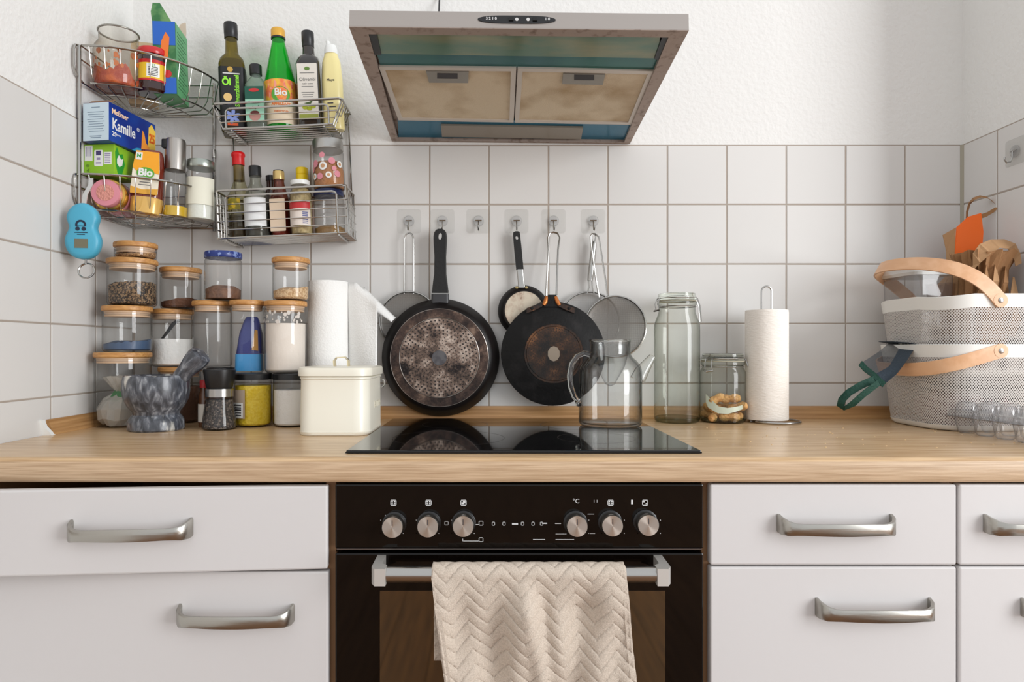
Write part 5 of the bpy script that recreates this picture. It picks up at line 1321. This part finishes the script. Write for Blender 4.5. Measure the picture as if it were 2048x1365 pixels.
part('handle_foot', MB().lathe([(0, -.008), (.006, -.006), (.0075, 0), (.006, .006), (0, .008)], 16, False, False, M=Matrix.Translation((-.0705, -.005, .0495))), g_solid, hh_)
sp = []
for z, x, w_, d_ in ((.100, .060, .030, .034), (.120, .070, .028, .030), (.138, .083, .020, .022), (.153, .094, .014, .015)):
    sp.append([(x + a * (1), b, z + a * -.45) for a, b in rr(w_, d_, min(w_, d_) * .46, 4)])
part('spout', MB().loft(sp + [[(x * .9 + .1 * c[0], y * .8, z + .0005) for x, y, z in r] for r, c in zip(sp[::-1], [(.094, 0), (.083, 0), (.070, 0), (.060, 0)])], False, False), g_solid, t, 'short angled glass spout')
part('refraction_cone', MB().lathe([(.0400, .180), (.0390, .156), (.032, .130), (.010, .090), (0, .086)], 30, False, False), glass_thin('refraction_cone_glass', (.93, .94, .94), (.50, .50, .52)), t)  # added cone, not a real insert: imitates light refracted inside the pot

# ------------------------------------------------------------------ clip top jars
def clip_jar(label, x, y, r_, h_, squat):
    t = thing('clip_top_jar', label, 'jar', (x, y, WT + .0003), group='clip-top glass jars')
    n_ = .88 if squat else .80
    k = h_
    body = [(0, 0), (r_ * .90, 0), (r_ * .97, .003), (r_, .010), (r_, k - .088 if not squat else k - .050), (r_ * .985, k - .072 if not squat else k - .044), (r_ * n_, k - .046 if not squat else k - .034), (r_ * n_, k - .030), (r_ * (n_ + .06), k - .027), (r_ * (n_ + .06), k - .021), (r_ * n_, k - .020)]
    part('jar_glass', MB().lathe(body, 56, False, False), g_green, t)
    part('jar_foot', MB().lathe([(0, .001), (r_ * .92, .001), (r_ * .985, .008), (r_ * .90, .0125), (0, .009)], 56, False, False), glass_thin('thick_green_glass', (.80, .83, .75), (.34, .38, .30)), t, 'thick glass foot')
    l = part('glass_lid', MB().lathe([(0, k - .012), (r_ * (n_ - .06), k - .015), (r_ * (n_ + .05), k - .017), (r_ * (n_ + .06), k - .015), (r_ * (n_ + .06), k - .010), (r_ * (n_ + .01), k - .008), (r_ * n_, k - .001), (r_ * (n_ - .04), k), (0, k - .002)], 56, False, False), g_solid_green, t)
    part('seal_ring', MB().lathe([(r_ * (n_ + .03), k - .020), (r_ * (n_ + .07), k - .0185), (r_ * (n_ + .03), k - .017)], 48, False, False), M('rubber_seal', (196, 190, 170), .6), l)
    rw = r_ * (n_ + .02)
    wire = part('neck_wire', MB().tube([(rw * math.cos(a), rw * math.sin(a), k - .032) for a in [2 * math.pi * i / 40 for i in range(40)]], .0013, 6, True), steel, t)
    part('lid_wire', MB().tube([((rw + .002) * math.cos(a), (rw + .002) * math.sin(a), k - .0125) for a in [2 * math.pi * i / 40 for i in range(40)]], .0013, 6, True), steel, t)
    a0 = R(188 if not squat else 215)
    e = Vector((math.cos(a0), math.sin(a0), 0)); s_ = Vector((-math.sin(a0), math.cos(a0), 0))
    b0 = e * (rw + .003)
    for q in (-.009, .009):
        part('clasp_wire', MB().tube([b0 + s_ * q + Vector((0, 0, k - .013)), b0 + s_ * q + e * .004 + Vector((0, 0, k - .026)), b0 + s_ * q + e * .002 + Vector((0, 0, k - .040))], .0013, 6), steel, t)
    part('clasp_bar', MB().tube([b0 - s_ * .013 + e * .002 + Vector((0, 0, k - .040)), b0 + e * .010 + Vector((0, 0, k - .043)), b0 + s_ * .013 + e * .002 + Vector((0, 0, k - .040))], .0022, 7), steel, t, 'steel clasp')
    a1 = R(-8); e = Vector((math.cos(a1), math.sin(a1), 0)); s_ = Vector((-math.sin(a1), math.cos(a1), 0)); b0 = e * (rw + .002)
    hl = .068 if not squat else .030
    part('hinge_bail', MB().tube([b0 - s_ * .010 + Vector((0, 0, k - .012)), b0 - s_ * .010 + e * .006 + Vector((0, 0, k - .03)), b0 - s_ * .012 + e * .009 + Vector((0, 0, k - hl)), b0 + s_ * .012 + e * .009 + Vector((0, 0, k - hl)), b0 + s_ * .010 + e * .006 + Vector((0, 0, k - .03)), b0 + s_ * .010 + Vector((0, 0, k - .012))], .0013, 6), steel, t)
    return t
clip_jar('tall empty clip-top glass jar beside the teapot', .4430, -.078, .0535, .3075, False)
clip_jar('short clip-top glass jar with peanuts and a white paper strip', .5520, -.080, .0535, .1640, True)
pn = M('peanut_shell', (222, 172, 110), .7, var=(60, (190, 134, 76), .4, .65), bump=(170, .6))
rnd = random.Random(21)
def peanut(x, y, z, rz, ry):
    mb = MB().lathe([(q * 1.3, w * 1.3) for q, w in [(.0, -.0185), (.0052, -.0170), (.0082, -.0115), (.0080, -.0060), (.0066, 0), (.0080, .0060), (.0084, .0115), (.0054, .0172), (0, .0188)]], 14, False, False)
    return mb, (x, y, z), (0, R(ry), R(rz))
pme2 = None
spots = [(-.028, -.020, .014, 60, 84, 'underneath the strip at the left'), (.004, -.034, .014, -10, 92, 'lying flat at the front of the glass'), (.033, -.008, .016, 80, 86, 'low down at the right of the jar'), (-.022, .022, .014, 140, 88, 'lying at the back left'), (.016, .028, .014, 170, 90, 'lying at the back right'),
         (.028, -.020, .036, -30, 75, 'just under the right end of the strip'), (-.020, -.014, .0545, 25, 72, 'topmost, above the strip at the left'), (.014, -.012, .056, -12, 86, 'topmost, above the strip in the middle'), (-.030, .006, .034, 90, 84, 'second layer by the left glass'), (.002, .012, .033, 10, 90, 'second layer in the middle')]
for i, (x, y, z, rz, ry, d_) in enumerate(spots):
    mb, l, r_ = peanut(x, y, z, rz, ry)
    if pme2 is None: pme2 = mesh_of('peanut', mb, pn)
    o = bpy.data.objects.new('peanut', pme2); COL.objects.link(o)
    o.location = Vector((.5520, -.080, WT + .0003)) + Vector(l); o.rotation_euler = r_
    tag(o, 'peanut in the short clip-top jar, ' + d_, 'peanut', 'peanuts in the short jar')
pts = [(-.046, -.018, .058), (-.040, -.026, .046), (-.024, -.040, .032), (-.004, -.046, .030), (.016, -.045, .034), (.034, -.036, .038), (.044, -.020, .042)]
tag(part('paper_strip', MB().strip([Vector(p) + Vector((.5520, -.080, WT)) for p in pts], [(0, 0, .010), (.003, 0, .010), (.001, 0, .008), (0, 0, .007), (0, 0, .0055), (0, 0, .005), (0, 0, .0035)], (0, .0004, 0)), M('waxed_paper', (222, 226, 210), .5)), 'curled white paper strip inside the short clip-top jar', 'paper')

# ------------------------------------------------------------------ second kitchen roll on a wire stand
t = thing('kitchen_roll', 'off-white kitchen roll on a steel wire stand, left of the mesh baskets', 'kitchen roll', (.6545, -.088, WT + .0003))
rings = []; n = 48; Rr = .0485
for z, k in ((.007, .985), (.009, 1), (.26, 1.0), (.2665, .985)):
    rings.append([(Rr * k * math.cos(a), Rr * k * math.sin(a), z) for a in [2 * math.pi * i / n for i in range(n)]])
rings.append([(.020 * math.cos(a), .020 * math.sin(a), .266) for a in [2 * math.pi * i / n for i in range(n)]])
rings.append([(.0198 * math.cos(a), .0198 * math.sin(a), .22) for a in [2 * math.pi * i / n for i in range(n)]])
m_roll = M('embossed_roll_paper', (244, 238, 230), .9, bump=(90, .22, (1, 1, 3.0)), spec=.15)
part('roll', MB().loft(rings), m_roll, t)
st = [(.017 + .056 * math.cos(a), -.006 + .056 * math.sin(a), .003) for a in [R(200 + 340 * i / 40) for i in range(41)]]
part('base_ring', MB().tube(st, .0026, 8), steel, t, 'steel wire base ring')
part('base_arm', MB().tube([(.017 - .0526, -.006 - .019, .003), (-.012, -.003, .004), (-.012, 0, .010)], .0024, 8), steel, t)
lp = [(-.012, 0, .006), (-.012, 0, .300)] + [(.012 * -math.cos(R(180 * i / 10)), 0, .312 + .012 * math.sin(R(180 * i / 10))) for i in range(11)] + [(.012, 0, .300), (.012, 0, .200)]
part('wire_loop', MB().tube(lp, .0023, 8), steel, t, 'steel wire loop on top')

# ------------------------------------------------------------------ two stacked mesh baskets
bwhite = M('basket_white', (228, 227, 222), .4)
bmesh_m = mesh_screen('basket_wire_mesh', (206, 200, 194), .0, .20, (1, 'uv'), .5)
birch = M('birch_handle', (228, 182, 142), .4, var=(40, (216, 166, 124), .4, .6, 4, (1, .1, 1)))
BX, BY = 1.0490, -.168
def basket(label, zb, zt, wave, hands, round_):
    """square wire mesh basket with large rounded corners, sheet metal rim and a bent birch handle"""
    t = thing('mesh_basket', label, 'basket', (BX, BY, zb), (0, 0, 0), group='white wire mesh baskets')
    H_ = zt - zb; n = 14
    def rg(z, grow):
        return [(x, y, z) for x, y in rr(.210 + grow, .222 + grow, .062 + grow * .3, n)]
    def size(z): return .036 * (z / .18)
    m_ = 4 * (n + 1)
    # arc lengths for UV
    base = rr(.23, .242, .067, n); L_ = [0]
    for i in range(m_): a, b_ = base[i], base[(i + 1) % m_]; L_.append(L_[-1] + math.hypot(a[0] - b_[0], a[1] - b_[1]))
    zs = [.012, .05, .09, .13, H_ - .024]
    rings = [rg(z, size(z)) for z in zs]
    mb = MB(); mb.loft(rings, False, False)
    o = part('mesh_wall', mb, bmesh_m, t, 'white wire mesh wall')
    me = o.data; uv = me.uv_layers.new(name='UVMap')
    for p in me.polygons:
        idx = [me.loops[l].vertex_index % m_ for l in p.loop_indices]
        wrap = max(idx) == m_ - 1 and min(idx) == 0
        for l in p.loop_indices:
            vi = me.loops[l].vertex_index; c_ = vi % m_; r_ = vi // m_
            u = L_[m_] if (wrap and c_ == 0) else L_[c_]
            uv.data[l].uv = (u / .0054, zs[r_] / .0054 * .8)
    part('base_pan', MB().loft([[(x, y, z) for x, y in rr(.210 + g, .222 + g, .062, n)] for z, g in ((0, -.022), (.0012, -.010), (.005, -.002), (.013, .0035), (.013, .002), (.004, -.006), (.003, -.016))]), bwhite, t, 'white sheet base')
    part('bottom_mesh', MB().loft([rg(.004, -.02), rg(.0045, -.02)]), bwhite, t)
    def rim(z_, off, dz):
        out = []
        for i, (x, y) in enumerate(rr(.210 + size(z_) + off, .222 + size(z_) + off, .062 + size(z_) * .3, n)):
            k = math.cos(4 * math.atan2(y, x)) if wave else 0         # high in the middle of the sides, low at the corners
            out.append((x, y, z_ + dz + wave * k))
        return out
    part('rim_band', MB().loft([rim(H_ - .028, .001, 0), rim(H_ - .001, .002, 0), rim(H_, .0005, 0), rim(H_, -.001, 0), rim(H_ - .028, -.0015, 0)], False, False), bwhite, t, 'white sheet metal rim')
    zr = H_ - .014; hy = (.222 + size(zr)) / 2 + .0035
    reach, el, bul = hands
    pts = []; wv = []; tv = []
    K = 28
    for i in range(K + 1):
        th = math.pi * i / K
        s_, c_ = math.sin(th), math.cos(th)
        # straight legs, then a half circle: a bent strip of wood
        th_ = math.pi * i / K
        leg = max(.02, reach - hy); tot = 2 * leg + math.pi * hy; q_ = tot * i / K
        if q_ < leg: ss, cc = q_ / reach, 1
        elif q_ > tot - leg: ss, cc = (tot - q_) / reach, -1
        else:
            a_ = (q_ - leg) / hy; ss, cc = (leg + hy * math.sin(a_)) / (leg + hy), math.cos(a_)
        if not round_: ss, cc = math.sin(th_) ** .58, math.copysign(abs(math.cos(th_)) ** .62, math.cos(th_))
        s_ = ss
        e_ = el + bul * (1 - s_)
        pts.append((-reach * ss * math.cos(e_), -hy * cc, zr + reach * ss * math.sin(e_)))
    for i, p in enumerate(pts):
        a = Vector(pts[max(i - 1, 0)]); b_ = Vector(pts[min(i + 1, K)]); tg = (b_ - a).normalized()
        nrm = Vector((math.sin(el), 0, math.cos(el)))
        w_ = (nrm - tg * nrm.dot(tg)).normalized(); wv.append(w_ * .0145); tv.append(tg.cross(w_).normalized() * .0018)
    # the handle ends start a little below the rivets
    h = part('handle', MB().strip(pts, wv, tv), birch, t, 'bent birch handle', ang=60)
    for sy in (-1, 1):
        part('handle_end', MB().lathe([(.0147, -.0022), (.0147, .0022)], 24, M=Matrix.Translation((0, sy * hy, zr)) @ MK), birch, h)
        part('rivet', MB().lathe([(.0062, .0), (.0058, .0028), (.003, .0038), (0, .004)], 20, True, False, M=Matrix.Translation((0, sy * hy, zr)) @ (MK if sy < 0 else Matrix.Rotation(R(-90), 4, 'X'))), steel, h, 'steel rivet')
    return t
basket('lower white wire mesh basket with hanging birch handle, on the worktop', WT + .0003, 1.0845, 0, (.142, R(-17), R(0)), False)
basket('upper white wire mesh basket with raised birch handle, on the lower basket', 1.015, 1.1890, .0045, (.180, R(29), R(24)), True)

# things in and on the baskets
def crumple(name, label, cat, loc, prof, mat, n=26, seed=1, amp=.16, flat_=False, rot=(0, 0, 0), cap1=False, sxy=(1, 1)):
    rnd = random.Random(seed); ph = [rnd.uniform(0, 6.28) for _ in range(5)]
    rings = []
    for z, r_ in prof:
        ring = []
        for i in range(n):
            a = 2 * math.pi * i / n
            k = 1 + amp * (math.sin(5 * a + ph[0] + z * 30) * .6 + math.sin(9 * a + ph[1] - z * 40) * .5) + rnd.uniform(-amp, amp) * .5
            ring.append((r_ * k * math.cos(a) * sxy[0], r_ * k * math.sin(a) * sxy[1], z + rnd.uniform(-.004, .004)))
        rings.append(ring)
    o = part(name, MB().loft(rings, True, cap1), mat, None, smooth=False)
    o.location = loc; o.rotation_euler = rot
    return tag(o, label, cat)
kraft = M('kraft_paper', (158, 116, 76), .8, bump=(50, .25))
kraft_in = M('kraft_paper_pale', (178, 138, 98), .8)
t = thing('crumpled_bag', 'crumpled brown paper bag sticking up out of the upper mesh basket', 'paper bag', (1.108, -.170, 1.022))
rnd = random.Random(3); n = 44; rings = []; pl_ = [rnd.uniform(.62, 1.25) if i % 2 else rnd.uniform(.95, 1.3) for i in range(n)]
for z, r_ in ((0, .026), (.06, .036), (.13, .040), (.19, .036), (.225, .038), (.252, .046), (.268, .052), (.262, .030), (.235, .022)):
    rings.append([(r_ * (1 + (pl_[i] - 1) * min(1, z / .1 + .3) + rnd.uniform(-.06, .06)) * math.cos(2 * math.pi * i / n + z * .9), r_ * (1 + (pl_[i] - 1) * min(1, z / .1 + .3) + rnd.uniform(-.06, .06)) * math.sin(2 * math.pi * i / n + z * .9), z + rnd.uniform(-.006, .006)) for i in range(n)])
part('bag', MB().loft(rings, True, False), kraft, t, smooth=False)
fp = [(-.050, -.034, .228), (-.044, -.042, .252), (-.028, -.046, .272), (-.004, -.044, .284), (.022, -.040, .284), (.042, -.036, .274), (.052, -.034, .256), (.050, -.040, .238)]
part('folded_top', MB().strip(fp, [(.004, 0, .009), (-.005, .004, .011), (-.006, .008, .012), (-.002, .010, .011), (.004, .010, .012), (.009, .006, .012), (.010, .004, .008), (.010, .004, .004)], (0, .0006, 0)), kraft_in, t, 'rolled over top edge', smooth=False)
for k, (x, z, h_, w_) in enumerate(((-.030, .205, .032, .008), (-.010, .200, .040, .010), (.012, .198, .036, .008), (.030, .170, .04, .012), (-.022, .15, .035, .009), (.034, .115, .035, .014))):
    part('crease', MB().strip([(x - .004, -.040, z - h_), (x, -.054, z), (x + .006, -.044, z + h_)], [(w_ * .6, -.004, 0), (w_, .004, 0), (w_ * .4, .004, 0)], (.0, .0006, 0)), kraft_in if k % 2 else kraft, t, smooth=False)
crumple('paper_bag', 'folded brown paper bag lying low in the right of the upper mesh basket', 'paper bag', (1.118, -.105, 1.022), [(0, .03), (.08, .045), (.15, .052), (.205, .05), (.235, .034)], kraft_in, 20, 9, .18)
# orange packet with a paper loop
c = at(1921, 470, -.11)
t = thing('orange_packet', 'orange and brown paper packet with a paper loop, rising behind the crumpled bag', 'packet', (c.x, -.11, 1.022), (R(-2), R(4), R(-12)))
hgt = c.z - 1.022
mb = MB().prism([(-.026, 0, 0), (.028, 0, 0), (.030, 0, hgt + .010), (.023, 0, hgt + .055), (-.004, 0, hgt + .045), (-.026, 0, hgt + .020)], (0, .004, 0))
part('front_sheet', mb, M('orange_card', (250, 108, 4), .5, bump=(40, .1)), t, smooth=False)
part('back_sheet', MB().prism([(-.024, .005, .1), (-.026, .005, hgt + .020), (-.046, .022, hgt + .005), (-.036, .022, hgt - .035), (-.026, .02, .1)], (0, .002, 0)), kraft_in, t, 'brown side of the packet', smooth=False)
lp = [(.020, .004, hgt + .046), (.036, .004, hgt + .052), (.052, .004, hgt + .064), (.061, .006, hgt + .073), (.054, .010, hgt + .082), (.040, .013, hgt + .095), (.026, .014, hgt + .098), (.012, .014, hgt + .092), (.003, .013, hgt + .080), (-.002, .011, hgt + .060), (-.003, .008, hgt + .040)]
part('paper_loop', MB().strip(lp, [(.001, .0, .0055)] * 3 + [(.002, .0055, .003)] * 2 + [(0, .0045, .0035)] * 3 + [(.004, .004, 0)] * 3, (0, .0004, .0004)), kraft, t, 'twisted paper loop')
# clear boxes
t = thing('clear_box', 'clear plastic food box with a pale lid standing in the upper mesh basket', 'box', (1.000, -.110, 1.022), (0, 0, R(6)))
part('box', MB().sq([(0, .088, .10, .014), (.004, .092, .104, .016), (.222, .102, .116, .018)], True, False), g_plastic, t)
part('lid', MB().sq([(.221, .108, .122, .018), (.228, .110, .124, .019), (.231, .104, .118, .018), (.238, .100, .114, .016), (.240, .094, .108, .014)]), glass_thin('milky_lid', (.9, .9, .9), (.6, .6, .6), 1.4, .2, .55, (226, 226, 222)), t, 'pale lid')
part('inner_tub', MB().sq([(.02, .060, .07, .012), (.17, .070, .08, .014)], True, False), g_plastic, t)
t = thing('clear_cup', 'clear plastic cup behind the birch handle in the upper mesh basket', 'cup', (1.074, -.095, 1.022))
part('cup_wall', MB().lathe([(0, 0), (.026, 0), (.028, .003), (.036, .205), (.0375, .207)], 32, False, False), glass_thin('rosy_plastic', (.88, .84, .83), (.5, .46, .46), 1.35, .1, .14, (190, 160, 150)), t)
t = thing('round_tub', 'small tub with a round white lid at the front of the upper mesh basket', 'tub', (1.0130, -.2420, 1.022))
part('tub_wall', MB().lathe([(0, 0), (.020, 0), (.024, .15)], 28), g_plastic, t)
part('lid', MB().lathe([(.0255, .149), (.0265, .151), (.0265, .160), (.024, .1625), (0, .1625)], 28, True, False), M('frosted_lid', (220, 224, 226), .4), t, 'round white lid')
crumple('plastic_bag', 'crumpled pale plastic bag inside the lower mesh basket', 'bag', (1.035, -.175, .908), [(0, .05), (.02, .060), (.05, .064), (.065, .05), (.075, .02)], M('pale_bag', (150, 126, 122), .5), 24, 14, .14)
for k, (x, y, r_, l) in enumerate(((1.075, -.236, .024, 'dark red onion at the front of the lower mesh basket'), (1.118, -.222, .026, 'dark red onion in the right corner of the lower mesh basket'))):
    tag(part('red_onion', MB().lathe([(0, 0), (r_ * .5, .002), (r_ * .95, r_ * .6), (r_, r_), (r_ * .8, r_ * 1.5), (r_ * .25, r_ * 1.95), (r_ * .1, r_ * 2.3)], 22, True, True), M('onion_skin_' + 'ab'[k], (122, 66, 78), .4, var=(30, (92, 40, 56), .4, .6)), loc=(x, y, .912 if k == 0 else .912)), l, 'onion')
# green net bag over the rim of the lower basket
def Q(px, py, y): return at(px, py, y)
t = thing('net_bag', 'grey net bag with dark green hem and loop, draped over the lower mesh basket rim', 'net bag', Q(1780, 700, -.16))
o0 = Q(1780, 700, -.16)
g = [[(1776, 688, -.122), (1806, 688, -.150), (1833, 690, -.200)], [(1758, 702, -.155), (1790, 716, -.190), (1815, 722, -.232)], [(1740, 714, -.175), (1778, 733, -.205), (1797, 748, -.236)], [(1719, 728, -.185), (1743, 752, -.208), (1767, 772, -.228)]]
def netf(u, v):
    def lp_(row, u):
        s_ = u * 2; i = min(int(s_), 1); f = s_ - i
        return [row[i][k] * (1 - f) + row[i + 1][k] * f for k in range(3)]
    s_ = v * 3; i = min(int(s_), 2); f = s_ - i
    a, b_ = lp_(g[i], u), lp_(g[i + 1], u)
    p = [a[k] * (1 - f) + b_[k] * f for k in range(3)]
    q_ = Q(*p) - o0
    return (q_.x, q_.y - .004 * math.sin(u * 9 + v * 3), q_.z)
netm = glass_thin('grey_net', (.62, .63, .64), (.4, .41, .42), 1.05, .6, .55, (84, 88, 92))
net2 = M('slate_net', (44, 56, 67), .8, bump=(200, .3))
part('net_single', MB().grid(lambda u, v: netf(u * .5, v), 8, 12), netm, t, 'single see-through layer')
part('net_double', MB().grid(lambda u, v: netf(.5 + u * .5, v * .93), 8, 12), net2, t, 'doubled slate blue layer')
inside = [netf(u, 0) for u in (0, .5, 1)]
part('net_inside', MB().strip([Vector(p) + Vector((.0, 0, .001)) for p in inside], (.022, .0, -.004), (0, 0, .0006)), net2, t)
dg = M('dark_green_webbing', (8, 62, 48), .7, bump=(200, .3))
part('hem', MB().strip([netf(u, .975) for u in (0, .25, .5, .75, 1)], [(.0035, 0, .005)] * 5, (0, .0018, 0)), dg, t, 'dark green hem')
lp = [(1752, 758, -.214), (1722, 771, -.214), (1697, 786, -.212), (1684, 800, -.210), (1681, 812, -.209), (1689, 817, -.216), (1706, 808, -.224), (1726, 790, -.228), (1744, 776, -.228), (1757, 766, -.226)]
pl = [Q(*p) - o0 for p in lp]; wv = []
for i, p in enumerate(pl):
    tg_ = (pl[min(i + 1, len(pl) - 1)] - pl[max(i - 1, 0)]).normalized(); w_ = Vector((tg_.z, 0, -tg_.x)).normalized(); wv.append((w_ + Vector((0, .9 if 3 <= i <= 5 else .25, 0))).normalized() * .0075)
part('loop', MB().strip(pl, wv, [Vector((0, .0012, 0))] * len(pl)), dg, t, 'dark green webbing loop', ang=70)

# transparent egg tray in front of the baskets
t = thing('egg_tray', 'clear plastic egg tray with rows of cups, in front of the lower mesh basket', 'egg tray', (1.0170, -.412, WT + .0003), (0, 0, R(2)))
w_, d_ = .112, .300
part('flange', MB().sq([(.0335, w_, d_, .012), (.0345, w_ + .002, d_ + .002, .013), (.0355, w_, d_, .012)]), g_tray, t)
cup = mesh_of('cup', MB().lathe([(0, .0), (.013, .0), (.0165, .004), (.0222, .034)], 18, False, False), g_tray)
dome = mesh_of('dome', MB().lathe([(.0222, .0365), (.0180, .056), (.0135, .0635), (0, .0645)], 18, False, False), g_tray)
for i in range(6):
    for sx in (-1, 1):
        for nm, me in (('cup', cup), ('dome', dome)):
            o = bpy.data.objects.new(nm, me); COL.objects.link(o); o.parent = t
            o.location = (sx * .0262, -d_ / 2 + .027 + i * .0492, 0)
part('lid_sheet', MB().sq([(.0355, w_ - .001, d_ - .001, .012), (.0470, w_ - .008, d_ - .008, .014), (.0475, w_ - .012, d_ - .012, .014)], False, True), glass_thin('clear_film', (.95, .95, .95), (.7, .7, .7), 1.3, .1, .05), t)
part('clasp_tab', MB().rbox(-w_ / 2 - .006, -w_ / 2 + .004, .030, .055, .034, .038, .0015), g_tray, t)

# crumbs on the worktop
rnd = random.Random(8); mb = MB()
crumb_m = M('crumbs', (214, 184, 140), .8)
for k in range(60):
    x = rnd.uniform(.42, .98); y = rnd.uniform(-.50, -.20); s_ = rnd.uniform(.0006, .0018)
    if .60 < x < .75 and y > -.16: continue
    mb.prism([(x + s_ * math.cos(q), y + s_ * .7 * math.sin(q), WT) for q in [k + i * math.pi / 3 for i in range(6)]], (0, 0, s_ * .8))
tag(part('crumbs', mb, crumb_m, kind='stuff', smooth=False), 'pale crumbs scattered on the worktop right of the hob', 'crumbs', kind='stuff')
